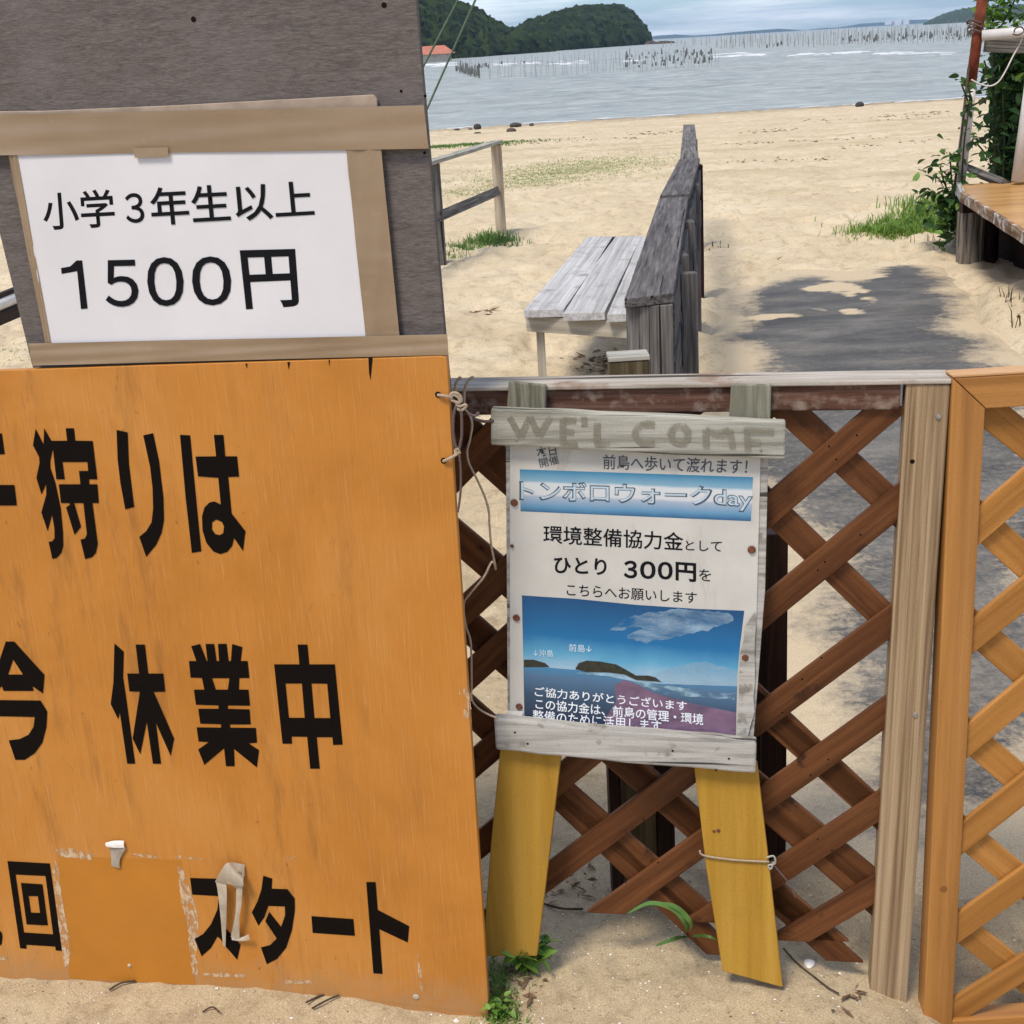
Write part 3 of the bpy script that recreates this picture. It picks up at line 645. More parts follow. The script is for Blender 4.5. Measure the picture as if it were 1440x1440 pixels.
# stones near the waterline
def rock(name, p, sx, sy, sz, label, mat=None):
    bm = bmesh.new(); bmesh.ops.create_icosphere(bm, subdivisions=3, radius=1)
    for v in bm.verts:
        k = 1+0.28*float(fbm(np.array([v.co.x+p[0]]), np.array([v.co.y*1.3+v.co.z]), 1.3, 3)[0]); v.co = Vector((v.co.x*sx, v.co.y*sy, v.co.z*sz))*k
    return tag(bm_to_obj(name, bm, mat or M_['stone'], None, Matrix.Translation(p), True), label, 'rock')
for px, py, wpx, hpx, lb in ((671, 174, 8, 8, 'dark upright rock at the waterline, left of the big flat rock'), (725, 172, 13, 7, 'broad dark rock at the waterline, biggest of the shore rocks'), (719, 178, 11, 6, 'brown rock lying just below the broad dark rock'), (747, 165, 5, 5, 'small dark rock at the right end of the shore rocks'), (661, 173, 5, 3, 'tiny flat rock just left of the dark upright rock'), (642, 174, 6, 3, 'low rock at the waterline nearest the grey board'), (671, 181, 8, 3, 'thin dark rock on the sand below the upright rock'), (1209, 137, 9, 7, 'lone grey rock on the sand by the water, right half of the beach')):
    d = 46.5
    P0 = aty(px, py, 40 if py > 176 else 44); P0.z = gz(P0.x, P0.y)+hpx*0.3*P0.y/1950; r = P0.y/1950
    rock('rock', P0, wpx*r*.6, wpx*r*.5, hpx*r*.6, lb, M_['stone'] if px != 719 else M_['shore_rock'])

# ================================================================== BEACH FURNITURE
def hplane(z): return Plane((0, 0, z), (1, 0, 0), (0, 1, 0))
# bench
ZS = 0.42; hp = hplane(ZS)
c0 = atz(738, 431, ZS); bench = empty('bench', (c0.x, c0.y, 0), 'low beach bench with three bleached grey seat planks and a beige apron', 'bench')
edge_n = [(738,431),(792,438),(851,439.5),(911,441)]; edge_f = [(831,332),(861,332),(903,331.5),(940,331)]
for i in range(3):
    a, b_ = atz(*edge_n[i], ZS), atz(*edge_n[i+1], ZS); c, d = atz(*edge_f[i], ZS), atz(*edge_f[i+1], ZS)
    w0 = (b_-a).length
    p0 = (a+b_)/2; p1 = (c+d)/2; p0.z = p1.z = ZS-0.02
    beam('seat_plank', p0, p1, (w0+(d-c).length)/2-0.010, 0.036, (0, 0, 1), M_['seat_wood'], bench, bev=0.003, rough=0.001)
a = atz(740, 431, ZS); b_ = atz(911, 441, ZS); fw_ = (b_-a).normalized(); dirb = ((atz(831, 332, ZS)-a)).normalized()
q0 = a+dirb*0.02; q1 = b_+dirb*0.02
beam('apron', (q0.x, q0.y, ZS-0.077), (q1.x, q1.y, ZS-0.077), 0.070, 0.03, (0, -1, 0), M_['beige_paint'], bench)
q2 = a+dirb*2.2; q3 = b_+dirb*2.2
beam('apron', (q2.x, q2.y, ZS-0.077), (q3.x, q3.y, ZS-0.077), 0.070, 0.03, (0, -1, 0), M_['beige_paint'], bench)
for s0, e0 in ((q0, 0.055), (q2, 0.055), (q1, -0.06), (q3, -0.06)):
    e = s0+fw_*e0+dirb*0.035; beam('leg', (e.x, e.y, gz(e.x, e.y)-0.1), (e.x, e.y, ZS-0.042), 0.036, 0.036, (0, -1, 0), M_['beige_paint'], bench)

# plank-topped barrier
ZR = 0.82; hp = hplane(ZR)
bar0 = atz(912, 415, ZR); barrier = empty('plank_barrier', (bar0.x, bar0.y, 0), 'dark weathered plank topped barrier running seaward beside the bench', 'barrier')
def top_plank(px4, dz, mat, rg=0.0):
    a, b_, c, d = [atz(x, y, ZR) for x, y in px4]; u_ = ((c+d)-(a+b_)).normalized(); pl = Plane((a.x, a.y, ZR), u_, Vector((0, 0, 1)).cross(u_))
    prism('top_plank', pl, px4, 0.028, mat, barrier, dz, 0.003, rough=rg)
top_plank([(878,420),(947,412),(969,270),(929,273)], 0, M_['weathered_dark'], 0.0008)
top_plank([(928,275),(970,272),(984,222),(955,224)], 0.012, M_['weathered_dark'])
top_plank([(956,226),(983,224),(977,175),(961,175)], 0.0, M_['weathered'])
def at_top(px, py): p = atz(px, py, ZR); return p
def bpost(px, py, wid, dep, mat, pl, top=ZR-0.03, par=None, dx=0):
    p = atz(px, py, ZR); x = p.x+dx
    return beam('post', (x, p.y, gz(x, p.y)-0.1), (x, p.y, top), wid, dep, (0, -1, 0), mat, par or barrier, rough=0.001)
pA = atz(880, 420, ZR); pB = atz(947, 412, ZR); Yp = pA.y+0.03
for x0, x1 in ((pA.x+0.006, pA.x+0.066), (pA.x+0.068, pB.x-0.004)):
    beam('post', ((x0+x1)/2, Yp+0.02, -0.1), ((x0+x1)/2, Yp+0.02, ZR-0.03), x1-x0, 0.045, (0, -1, 0), M_['weathered'], barrier, rough=0.001)
for k, (px, py, wd) in enumerate(((958, 345, 0.04), (966, 300, 0.05), (974, 250, 0.06), (977, 224, 0.08), (972, 190, 0.08))):
    bpost(px, py, wd, 0.09, M_['weathered_dark'] if k != 3 else M_['dark_post'], None)
# boards on the path side
pa = atz(947, 413, ZR); pb = atz(969, 271, ZR); pc = atz(983, 224, ZR)
for zc, wd in ((0.70, 0.13), (0.52, 0.14)):
    beam('side_or_shade_board', (pa.x+0.012, pa.y+0.15, zc), (pb.x+0.006, pb.y, zc), wd, 0.02, (1, -0.12, 0), M_['weathered_dark'], barrier)
    beam('side_or_shade_board', (pb.x+0.006, pb.y+.01, zc), (pc.x, pc.y, zc), wd, 0.02, (1, -0.12, 0), M_['weathered_dark'], barrier)
p = aty(970, 520, 4.6); beam('post', (p.x, 4.6, -0.1), (p.x, 4.6, 0.76), 0.055, 0.05, (0, -1, 0), M_['weathered_dark'], barrier)
# short stub in front of the barrier
p = aty(883, 504, 3.45)
stub = tag(beam('short_post', (p.x, 3.45, -0.05), (p.x, 3.45, p.z), 0.10, 0.07, (0, -1, 0), M_['post_core'], None, bev=0.004), 'short sawn brown post standing just before the end of the plank barrier', 'post')
beam('cap', (p.x-0.052, 3.45, p.z+0.007), (p.x+0.052, 3.45, p.z+0.007), 0.075, 0.012, (0, 0, 1), M_['driftwood'], stub)

# left railing
gl1 = atz(623, 376, 0); gl2 = atz(705, 331, 0)
rail = empty('railing', (gl1.x, gl1.y, 0), 'short wooden railing on the sand behind the signboards', 'railing')
t1 = aty(615, 226, gl1.y); t2 = aty(699, 200, gl2.y)
beam('post', (gl1.x, gl1.y, -0.15), (gl1.x, gl1.y, t1.z-0.02), 0.058, 0.06, (0, -1, 0), M_['weathered'], rail)
beam('post', (gl2.x, gl2.y, -0.15), (gl2.x, gl2.y, t2.z-0.02), 0.088, 0.08, (0, -1, 0), M_['tan_post'], rail)
zr = (t1.z+t2.z)/2; e1 = Vector((gl1.x, gl1.y, t1.z)); e2 = Vector((gl2.x, gl2.y, t2.z)); dd = (e2-e1).normalized()
beam('top_rail', e1-dd*1.2, e2+dd*0.06, 0.09, 0.026, (0, 0, 1), M_['driftwood'], rail)
m1 = aty(624, 303, gl1.y); m2 = aty(698, 268, gl2.y)
beam('middle_rail', Vector((gl1.x, gl1.y-.04, m1.z))-dd*1.2, Vector((gl2.x, gl2.y-.02, m2.z)), 0.075, 0.025, (0, -1, 0.1), M_['weathered'], rail)
e3 = e1-dd*1.15; beam('post', (e3.x, e3.y, -0.15), (e3.x, e3.y, t1.z-0.03), 0.058, 0.06, (0, -1, 0), M_['weathered'], rail)

# low pipe and timber seen left of the grey board
pl0 = aty(-60, 452, 6.3); pl1 = aty(34, 414, 7.0)
lr = empty('low_pipe_rail', (pl0.x, pl0.y, 0), 'white pipe laid along a dark timber at the left edge behind the signboard', 'rail')
tube('pipe', [pl0, pl1+(pl1-pl0)*0.25], 0.028, M_['pvc'], lr, n=14, k=1)
q = Vector((0, 0.03, -0.062)); beam('timber', pl0+q, pl1+q+(pl1-pl0)*0.25, 0.06, 0.05, (0, -1, 0), M_['dark_post'], lr)
q = Vector((0, 0.06, 0.038)); beam('timber', pl0+q, pl1+q+(pl1-pl0)*0.25, 0.022, 0.03, (0, -1, 0), M_['dark_post'], lr)
for e in (pl0, pl1+(pl1-pl0)*0.15): beam('leg', (e.x, e.y+.06, -0.1), (e.x, e.y+.06, e.z-0.09), 0.05, 0.05, (0, -1, 0), M_['dark_post'], lr)

# guy cords
for (a, b_, lb, dY) in (((648, -8), (594, 96), 'upper green guy cord slanting down to the grey board', 3.0), ((672, -8), (601, 152), 'lower and longer green guy cord slanting down to the grey board', 3.05)):
    p0 = aty(*a, dY); p1 = aty(*b_, dY); d = p1-p0
    o = tube('guy_cord', [p0-d*1.4, p0, p1, p1+d*((p1.z-0.02)/max(.01, -d.z))], 0.0022, M_['green_cord'], None, n=6, k=1); tag(o, lb, 'cord')

# deck, log and pipes on the right
gl = atz(1362, 374, 0); ZD = aty(1350, 268, gl.y).z
deck = empty('bench_table', (gl.x, gl.y, 0), 'varnished orange low table with a chipped edge on a log foot at the right edge', 'table')
c1 = atz(1346, 262, ZD); c2 = atz(1356, 272, ZD); c3 = atz(1520, 375, ZD); c4 = atz(1520, 252, ZD); c5 = atz(1350, 259, ZD)
hpd = hplane(ZD)
prism('table_top', hpd, [(c.x, c.y) for c in (c5, c1, c2, c3, c4)], 0.035, M_['deck_top'], deck, 0.0, 0.006, px=False)
ed = (c3-c2); nrm_e = Vector((-ed.y, ed.x, 0)).normalized();  nrm_e = nrm_e if nrm_e.x < 0 else -nrm_e
beam('edge_board', c2+nrm_e*0.012+Vector((0, 0, -0.02)), c3+nrm_e*0.012+Vector((0, 0, -0.02)), 0.062, 0.022, nrm_e, M_['deck_edge'], deck, rough=0.002)
e_ = (c2-c5).normalized(); ne = Vector((-1, 0, 0)); beam('edge_board', c5+ne*0.01+Vector((0, 0, -0.02)), c2+ne*0.01+Vector((0, 0, -0.02)), 0.066, 0.03, (-1, 0, 0), M_['driftwood_white'], deck)
beam('beam', (c2.x+0.0, c2.y+0.05, ZD-0.085), (c2.x+0.9, c2.y+0.05, ZD-0.085), 0.08, 0.07, (0, -1, 0), M_['dark_post'], deck)
# log foot
def log(p, r, h, mat, parent, name='log_foot'):
    V = []; Fc = []; n = 22; R0 = [r*(1+random.uniform(-.05, .05)) for _ in range(n)]
    for i in range(6):
        z = -0.1+(h+0.1)*i/5
        for k in range(n): a = 2*math.pi*k/n; V.append((z, math.cos(a)*R0[k]*(1+.02*math.sin(i+k)), math.sin(a)*R0[k]))
    for i in range(5):
        for k in range(n): Fc.append((i*n+k, i*n+(k+1) % n, (i+1)*n+(k+1) % n, (i+1)*n+k))
    Fc.append(tuple(5*n+k for k in range(n)))
    Mx = Matrix(((0, 1, 0, p[0]), (0, 0, 1, p[1]), (1, 0, 0, p[2]), (0, 0, 0, 1)))
    return meshobj(name, V, Fc, mat, parent, False, Mx)
log((gl.x+0.02, gl.y+0.05, gz(gl.x, gl.y)), 0.082, ZD-0.14-gz(gl.x, gl.y), M_['log'], deck)
log((gl.x+0.17, gl.y+0.16, gz(gl.x, gl.y)), 0.07, ZD-0.14-gz(gl.x, gl.y), M_['dark_post'], deck)
beam('shade_board', (gl.x+0.22, gl.y+0.42, ZD*0.45-0.02), (gl.x+1.6, gl.y+0.30, ZD*0.45-0.02), ZD*0.9, 0.03, (0, -1, 0), M_['dark_post'], deck); beam('side_or_shade_board', (gl.x+0.30, gl.y+0.40, ZD*0.45-0.02), (gl.x+0.42, c3.y, ZD*0.45-0.02), ZD*0.9, 0.03, (-1, 0, 0), M_['dark_post'], deck)  # added dark boards that stand in for the shade under the table
for k in range(0):
    yy = c2.y-1.6+k*0.62; xx = c2.x+0.75
    beam('skirt_board', (xx+0.25*(4-k), yy, -0.05), (xx+0.25*(4-k), yy, ZD-0.04), 0.60, 0.03, (-1, 0.3, 0), M_['dark_post'], deck)

# poles and pipes
Yk = c1.y+0.35
pole = empty('leaning_pole', aty(1347, 290, Yk), 'leaning pole, rusty red on top and white pipe below, at the table corner', 'pole')
pts = [aty(1385, -30, Yk), aty(1365, 122, Yk)]
tube('steel_tube', pts, 0.034, M_['red_steel'], pole, n=14, k=1)
tube('pipe_sleeve', [aty(1367.5, 108, Yk), aty(1362, 150, Yk), aty(1349, 262, Yk)], [0.028, 0.037, 0.037], M_['pvc_dirty'], pole, n=14, k=1)
b0 = aty(1349, 262, Yk); dn = (b0-pts[1]).normalized(); tube('pipe_foot', [b0, b0+dn*((b0.z+0.1)/-dn.z)], 0.035, M_['pvc_dirty'], pole, n=14, k=1)
tube('thin_rod', [aty(1362, 95, Yk-0.05), aty(1352, 190, Yk-.05), aty(1341, 270, Yk-0.05)], 0.008, M_['twig'], pole, k=1)
hpp = empty('handrail_pipe', aty(1379, 50, Yk), 'white horizontal pipe lashed to the rusty pole', 'pipe')
tube('pipe', [aty(1381, 50, Yk-0.06), aty(1500, 40, Yk-0.25)], 0.034, M_['pvc'], hpp, n=16, k=1)
for (x, y) in ((1372, 36), (1373, 44), (1370, 30)):
    P = aty(x, y, Yk); o = []
    tube('lashing', [P+Vector((math.cos(a)*0.045, math.sin(a)*0.045, 0.012*math.sin(2*a))) for a in [i*math.pi/5 for i in range(11)]], 0.006, M_['twine_dark'], hpp, n=6, k=2)
tube('lashing', [aty(x, y, Yk-0.09) for x, y in ((1372, 38), (1362, 38), (1361, 44), (1366, 48), (1370, 44))], 0.005, M_['twine_dark'], hpp, n=6)
tube('lashing', [aty(x, y, Yk-0.30) for x, y in ((1426, 46), (1428, 40), (1436, 38), (1440, 44), (1432, 49), (1424, 48))], 0.005, M_['twine_dark'], hpp, n=6)
q = tag(beam('grey_crossboard', aty(1384, 62, Yk+0.05), aty(1500, 66, Yk-0.1), 0.10, 0.035, (0, -1, 0), M_['weathered'], None, rough=0.003), 'dirty weathered board under the white horizontal pipe', 'board')
q = tag(beam('grey_footboard', aty(1367, 240, Yk+0.12), aty(1422, 262, Yk-0.35), 0.17, 0.04, (0.3, -1, 0), M_['weathered'], None, rough=0.004), 'old grey board slanting behind the orange table', 'board')
q = tube('white_post_pipe', [aty(1462, 40, Yk-0.45), aty(1432, 255, Yk-0.45)], 0.045, M_['pvc'], None, n=16, k=1)
tag(q, 'thick white upright pipe at the right edge standing on the table', 'pipe')
o = tube('wire', [aty(x, y, Yk-0.12) for x, y in ((1366, 112), (1378, 118), (1392, 121), (1404, 115), (1414, 100), (1424, 80), (1434, 62), (1438, 52))], 0.005, M_['pvc_dirty'], None, n=6); tag(o, 'pale wire sagging between the leaning pole and the white pipe', 'wire')

# ------------------------------------------------------------------ plants
def leaf_mesh(name, L_, W_, mat, fold=0.15, tip=0.0):
    ts = [0, .18, .42, .68, .88, 1]; ws = [0.02, .72, 1, .78, .38, 0.0]; V = []; Fc = []
    for t_, w_ in zip(ts, ws):
        z = -tip*t_*t_*L_; V += [(t_*L_, -w_*W_/2, z+fold*w_*W_/2), (t_*L_, 0, z), (t_*L_, w_*W_/2, z+fold*w_*W_/2)]
    for i in range(5): a = i*3; Fc += [(a, a+3, a+4, a+1), (a+1, a+4, a+5, a+2)]
    return newmesh(name, V, Fc, mat, True)
LM = leaf_mesh('leaf', 0.085, 0.052, M_['leaf'], 0.3, 0.3); LB = leaf_mesh('leaf', 0.08, 0.045, M_['leaf_bright'], 0.3, 0.3)
def leaf(me, p, s, parent, up=0.3):
    a = random.random()*6.283; b_ = random.gauss(-0.1, 0.55); c = random.gauss(0, .5)
    Mx = Matrix.Translation(p) @ Matrix.Rotation(a, 4, 'Z') @ Matrix.Rotation(b_, 4, 'Y') @ Matrix.Rotation(c, 4, 'X') @ Matrix.Scale(s, 4)
    return place(bpy.data.objects.new('leaf', me), Mx, parent)
def vine(label, stems, Y, n, box, parent_loc, sc=(0.6, 1.2), bright=0.2, cat='vine', group=None, spread=0.05, name='vine'):
    e = empty(name, parent_loc, label, cat, group)
    P = []
    for st in stems:
        pts = smoothpts([aty(x, y, Y+dy) for x, y, dy in st], 4); P += pts
        o0 = pts[0]; V, Fc = tube_geo([q_-o0 for q_ in pts], 0.006, 5); meshobj('stem', V, Fc, M_['stem'], e, True, Matrix.Translation(o0))
    for i in range(n):
        p_ = random.choice(P)+Vector((random.gauss(0, spread), random.gauss(0, spread), random.gauss(0, spread)))
        leaf(LB if random.random() < bright else LM, p_, random.uniform(*sc), e)
    return e
vine('climbing vine with rounded dark leaves trailing left of the leaning pole', [[(1352,330,0),(1345,290,-.05),(1338,250,-.05),(1336,215,0)], [(1345,320,0),(1322,285,0),(1312,270,0)], [(1350,300,0),(1330,262,0),(1322,235,0)], [(1345,300,0),(1336,310,0),(1325,322,0)]], Yk-0.15, 295, None, atz(1340, 335, 0), (0.6, 1.0), 0.3, spread=.055)
vine('vine shoot with broad leaves wound round the middle of the leaning pole', [[(1352,262,0),(1356,200,-.1),(1364,140,-.1),(1360,118,-.1)], [(1362,145,-.1),(1352,118,-.1)], [(1364,150,-.1),(1384,140,-.05),(1392,132,0)], [(1362,150,0),(1356,158,0)], [(1372,200,0),(1384,195,0),(1390,190,0)]], Yk-.05, 44, None, atz(1350, 330, 0), (0.5, 0.95), 0.15, spread=.03)
bush = vine('dense dark leafy shrub filling the gap between the pole and the white pipe', [[(1400,260,.3),(1398,180,.3),(1397,110,.3),(1395,75,.3)], [(1410,258,.3),(1412,190,.3),(1410,120,.35),(1416,80,.3)], [(1425,255,.4),(1428,200,.4),(1430,130,.4),(1432,80,.4)], [(1405,240,.3),(1385,215,.3),(1372,200,.2)], [(1395,130,.2),(1388,100,.2),(1384,85,.2)], [(1440,250,.5),(1446,150,.5),(1448,80,.4)]], Yk, 290, None, atz(1400, 330, 0), (0.6, 1.15), 0.12, 'shrub', spread=.09, name='shrub')
vine('bright yellow-green foliage at the top right corner above the white pipe', [[(1392,40,.3),(1400,18,.3),(1410,-10,.3)], [(1405,42,.3),(1420,15,.3),(1432,-12,.3)], [(1425,42,.3),(1440,20,.3),(1455,-5,.3)], [(1398,30,.3),(1388,10,.3),(1394,-8,.3)]], Yk, 280, None, atz(1420, 330, 0), (0.5, 1.0), 0.9, 'shrub', spread=.06, name='shrub')
# mass of inner leaves so that the shrub is not see-through
V = []; Fc = []
for i in range(9000):
    x = random.uniform(1392, 1500); y = random.uniform(62, 262); Yq = Yk+0.35+random.uniform(0, .5)
    if x < 1402 and random.random() < 0.6: continue
    p = aty(x, y, Yq); a = Vector((random.gauss(0, 1), random.gauss(0, 1), random.gauss(0, 1))).normalized(); b_ = a.orthogonal().normalized(); c = a.cross(b_); s_ = random.uniform(.02, .042); k = len(V)
    V += [p-b_*s_, p+c*s_*.55, p+b_*s_, p-c*s_*.55]; Fc.append((k, k+1, k+2, k+3))
o = meshobj('inner_foliage', [v-bush.location for v in V], Fc, M_['leaf'], bush, M=Matrix.Translation(bush.location)); o['kind'] = 'stuff'

def blades(name, areas, label, mat, parent=None, kind='stuff'):
    """areas: (px, py, spread x m, spread y m, count, height, width)"""
    V = []; Fc = []
    for (px, py, sx, sy, n, h, wd) in areas:
        c = atz(px, py, 0)
        if c.y > 13: c = atz(px, py, -(c.y-13)*0.02)
        xs_ = c.x+RNG.normal(0, sx, n); ys_ = c.y+RNG.normal(0, sy, n); zs_ = ground(xs_, ys_)-0.005
        for i in range(n):
            x, y, z = float(xs_[i]), float(ys_[i]), float(zs_[i]); a = random.random()*6.283; hh = h*random.uniform(.4, 1.2); ln = random.uniform(.2, 1.0)*hh
            d = Vector((math.cos(a), math.sin(a), 0)); sdv = Vector((-d.y, d.x, 0))*wd*random.uniform(.6, 1.2); p = Vector((x, y, z)); k = len(V)
            V += [p-sdv, p+sdv, p+d*ln*.3+Vector((0, 0, hh*.6))-sdv*.8, p+d*ln*.3+Vector((0, 0, hh*.6))+sdv*.8, p+d*ln+Vector((0, 0, hh*.85))]
            Fc += [(k, k+1, k+3, k+2), (k+2, k+3, k+4)]
    o = meshobj(name, V, Fc, mat, parent); return tag(o, label, None, None, kind)
blades('grass', [(655, 345, .10, .15, 260, .07, .004), (690, 338, .09, .10, 420, .10, .004), (718, 340, .07, .05, 120, .05, .004), (640, 360, .08, .1, 80, .05, .004)], 'green grass at the foot of the railing posts', M_['grass'])
blades('grass', [(650, 190, .9, .35, 1500, .055, .012), (610, 192, .7, .35, 600, .055, .012), (690, 190, .6, .3, 350, .05, .012)], 'strip of green grass near the water on the left', M_['grass'])
blades('grass', [(780, 238, .7, .9, 5200, .028, .007), (840, 222, .6, .8, 3000, .028, .007), (740, 252, .4, .5, 1600, .026, .006), (645, 265, .25, .4, 900, .026, .005), (880, 205, .6, .8, 500, .02, .006), (5, 500, .18, .25, 300, .02, .004)], 'sparse dry grass scattered over the middle of the beach', M_['grass_dry'])
blades('weeds', [(1295, 318, .22, .22, 3600, .09, .005), (1262, 326, .16, .10, 1500, .06, .004), (1322, 305, .12, .3, 1600, .14, .005), (1335, 322, .08, .2, 900, .14, .005), (1243, 331, .07, .05, 300, .04, .004)], 'bright green weeds on the sand left of the table log', M_['weed'])
blades('seedlings', [(1305, 350, .05, .05, 14, .10, .003), (1322, 355, .05, .04, 8, .08, .003), (1425, 450, .04, .05, 16, .10, .003), (1438, 470, .04, .04, 12, .12, .003), (1012, 350, .04, .06, 10, .05, .004)], 'few thin dry stalks on the sand bank on the right', M_['stem'])

# ================================================================== GATES
gA_ = Vector((-0.07, 2.035, 0)); gB_ = Vector((0.63, 1.905, 0))
PG = Plane(gB_, gB_-gA_, (0, 0, 1))       # front face plane of the brown gate; u = 0 at its right end
gate = empty('brown_lattice_gate', (gB_.x, gB_.y, 0), 'dark brown lattice gate with a bleached top rail and pale right stile', 'lattice gate')
ZT = PG.uv(1200, 542)[1]
UL = PG.uv(600, 560)[0]
prism('top_rail', PG, [(UL-0.05, ZT-0.038), (-0.068, ZT-0.038), (-0.068, ZT), (UL-0.05, ZT)], 0.062, M_['rail_wood'], gate, -0.004, 0.002, px=False)
prism('rail_cap', Plane(PG.o+Vector((0, 0, ZT+0.0075)), PG.u, PG.n*-1), [(UL-0.05, -0.003), (0.001, -0.003), (0.001, 0.058), (-0.03, 0.061), (UL-0.05, 0.061)], 0.007, M_['rail_top'], gate, 0.0, 0.002, px=False)
a = PG.uv(1276, 542, 0.0); b_ = PG.uv(1336, 538, 0.0); c = PG.uv(1276, 1392, 0); d = PG.uv(1222, 1380, 0)
st = beam('stile', PG.world((c[0]+d[0])/2, -0.06, -0.022), PG.world((a[0]+b_[0])/2, ZT+0.0, -0.022), 0.061, 0.044, PG.n, M_['stile_wood'], gate, bev=0.003, rough=0.0006)
for (x, y) in ((1319.5, 586.5), (1287, 1006)):
    p = PG.uv(x, y, 0.001); V = []; 
    bm = bmesh.new(); bmesh.ops.create_cone(bm, segments=14, radius1=0.0045, radius2=0.0032, depth=0.0025, cap_ends=True)
    bm_to_obj('screw', bm, M_['steel'], gate, Matrix.Translation(PG.world(p[0], p[1], 0.001)) @ PG.M.to_3x3().to_4x4())
def disc(name, pl, x, y, r, off, mat, parent, depth=0.002, seg=16, dome=0.75):
    p = pl.uv(x, y, off); bm = bmesh.new(); bmesh.ops.create_cone(bm, segments=seg, radius1=r, radius2=r*dome, depth=depth, cap_ends=True)
    return bm_to_obj(name, bm, mat, parent, Matrix.Translation(pl.world(p[0], p[1], off+depth*.4)) @ pl.M.to_3x3().to_4x4())
disc('nail_hole', PG, 1283, 649, 0.0036, 0.0, M_['hole'], gate, 0.0008)
def clipline(p, q, lo, hi):
    """extend the line p-q to the box lo..hi"""
    p = Vector(p); q = Vector(q); d = (q-p).normalized(); t0 = -9; t1 = 9
    for i in range(2):
        a = (lo[i]-p[i])/d[i]; b_ = (hi[i]-p[i])/d[i]; a, b_ = min(a, b_), max(a, b_); t0 = max(t0, a); t1 = min(t1, b_)
    return p+d*t0, p+d*t1
def slats(pl, gatee, segs, lo, hi, off, wid, thk, mat, flip=False):
    for (x0, y0, x1, y1, ulo, uhi, zlo) in segs:
        p = pl.uv(x0, y0, off); q = pl.uv(x1, y1, off)
        l = (lo[0] if ulo is None else pl.uv(ulo, 800, off)[0], lo[1] if zlo is None else zlo); h = (hi[0] if uhi is None else pl.uv(uhi, 800, off)[0], hi[1])
        a, b_ = clipline(p, q, l, h); d = (Vector(b_)-Vector(a)).normalized(); n = Vector((-d.y, d.x))*wid/2
        # ends follow the frame: horizontal where the slat meets rail or ground, vertical at a stile
        def cut(pt, sgn):
            hz = abs(pt.y-l[1]) < 1e-4 or abs(pt.y-h[1]) < 1e-4
            out_ = []
            for s_ in (1, -1):
                e = pt+n*s_; k = (pt.y-e.y)/d.y if hz else (pt.x-e.x)/d.x; out_.append(e+d*k)
            return out_
        A0, A1 = cut(a, -1); B0, B1 = cut(b_, 1); c = (a+b_)/2
        # object frame along the slat so that the grain follows it
        X = pl.u*d.x+pl.v*d.y; Pp = Plane(pl.world(c.x, c.y, 0), X, pl.v*d.x-pl.u*d.y)
        loc = [((e-c).dot(d), (e-c).dot(Vector((-d.y, d.x)))) for e in (A1, B1, B0, A0)]
        prism('slat', Pp, loc, thk, mat, gatee, off, 0.0014, px=False)
gr = [UL-0.05, 0.0]; top = ZT-0.036
fwd = [(648,660,709,597,None,None,None), (652,860,709,808,None,None,None), (655,955,712,903,None,None,None), (695,1050,1248,575,None,None,None),
       (800,1086,1264,706,None,None,None), (771,1234,1245,880,None,None,None), (900,1250,1245,1003,None,None,PG.uv(850,1291)[1]), (1090,1231,1234,1136,None,None,PG.uv(980,1303)[1]), (1110,1322,1226,1254,None,None,PG.uv(1112,1330)[1])]
uhi_ = PG.uv(1260, 800)[0]
slats(PG, gate, fwd, (UL-0.05, 0.03), (-0.05, top), -0.012, 0.043, 0.009, M_['gate_wood'])
bak = [(650,618,711,673,None,None,None), (650,759,711,810,None,None,None), (673,895,700,919,None,None,None), (668,1009,692,1032,None,None,None),
       (855,1169,962,1263,None,None,PG.uv(990,1306)[1]), (900,1094,983,1165,None,None,PG.uv(1050,1300)[1]), (1115,583,1240,697,None,None,None), (1100,731,1230,856,None,None,None), (1120,1037,1195,1107,None,None,None), (1110,1165,1186,1231,None,None,None), (1118,1280,1175,1330,None,None,PG.uv(1175,1336)[1])]
slats(PG, gate, bak, (UL-0.05, 0.02), (-0.05, top), -0.023, 0.043, 0.009, M_['gate_wood'])

for (x, y) in ((1166,628),(1176,646),(1205,612),(1160,790),(1150,802),(1210,752),(1155,925),(1128,955),(1100,1002),(1165,1068),(1140,1090),(880,1125),(905,1152),(925,1213),(880,1240),(1150,1180),(1170,1196)):
    disc('nail', PG, x, y, .0016, -0.0118, M_['hole'], gate, 0.0005, 8)
# orange gate
PO = Plane(aty(1340, 535, 1.90), (1, 0.0, 0), (0, 0, 1))
og = empty('orange_lattice_gate', (PO.o.x, PO.o.y, 0), 'orange stained lattice gate panel with mitred frame at the right edge', 'lattice gate')
zt = PO.uv(1342, 532)[1]; zb = PO.uv(1400, 1432)[1]; sw = 0.048; rw_ = 0.047; ur = 0.85
prism('stile', PO, [(0, zb-0.06), (sw, zb-0.012), (sw, zt-rw_), (0, zt)], 0.036, M_['orange_wood'].copy() if 0 else M_['orange_wood'], og, 0.0, 0.0018, px=False)
st2 = og.children[-1]
M_['orange_wood_v'] = wood('orange_stained_pine_upright', (0.31, 0.135, 0.032), (0.40, 0.18, 0.046), (0.46, 0.22, 0.064), axis='y', grain=42, stretch=0.03, rough=0.45, bstr=0.15, spec=0.35)
st2.data.materials[0] = M_['orange_wood_v']
M_['orange_top'] = wood('pale_worn_orange_top', (0.50, 0.26, 0.11), (0.60, 0.36, 0.18), (0.66, 0.44, 0.26), grain=42, rough=0.6, bstr=0.2)
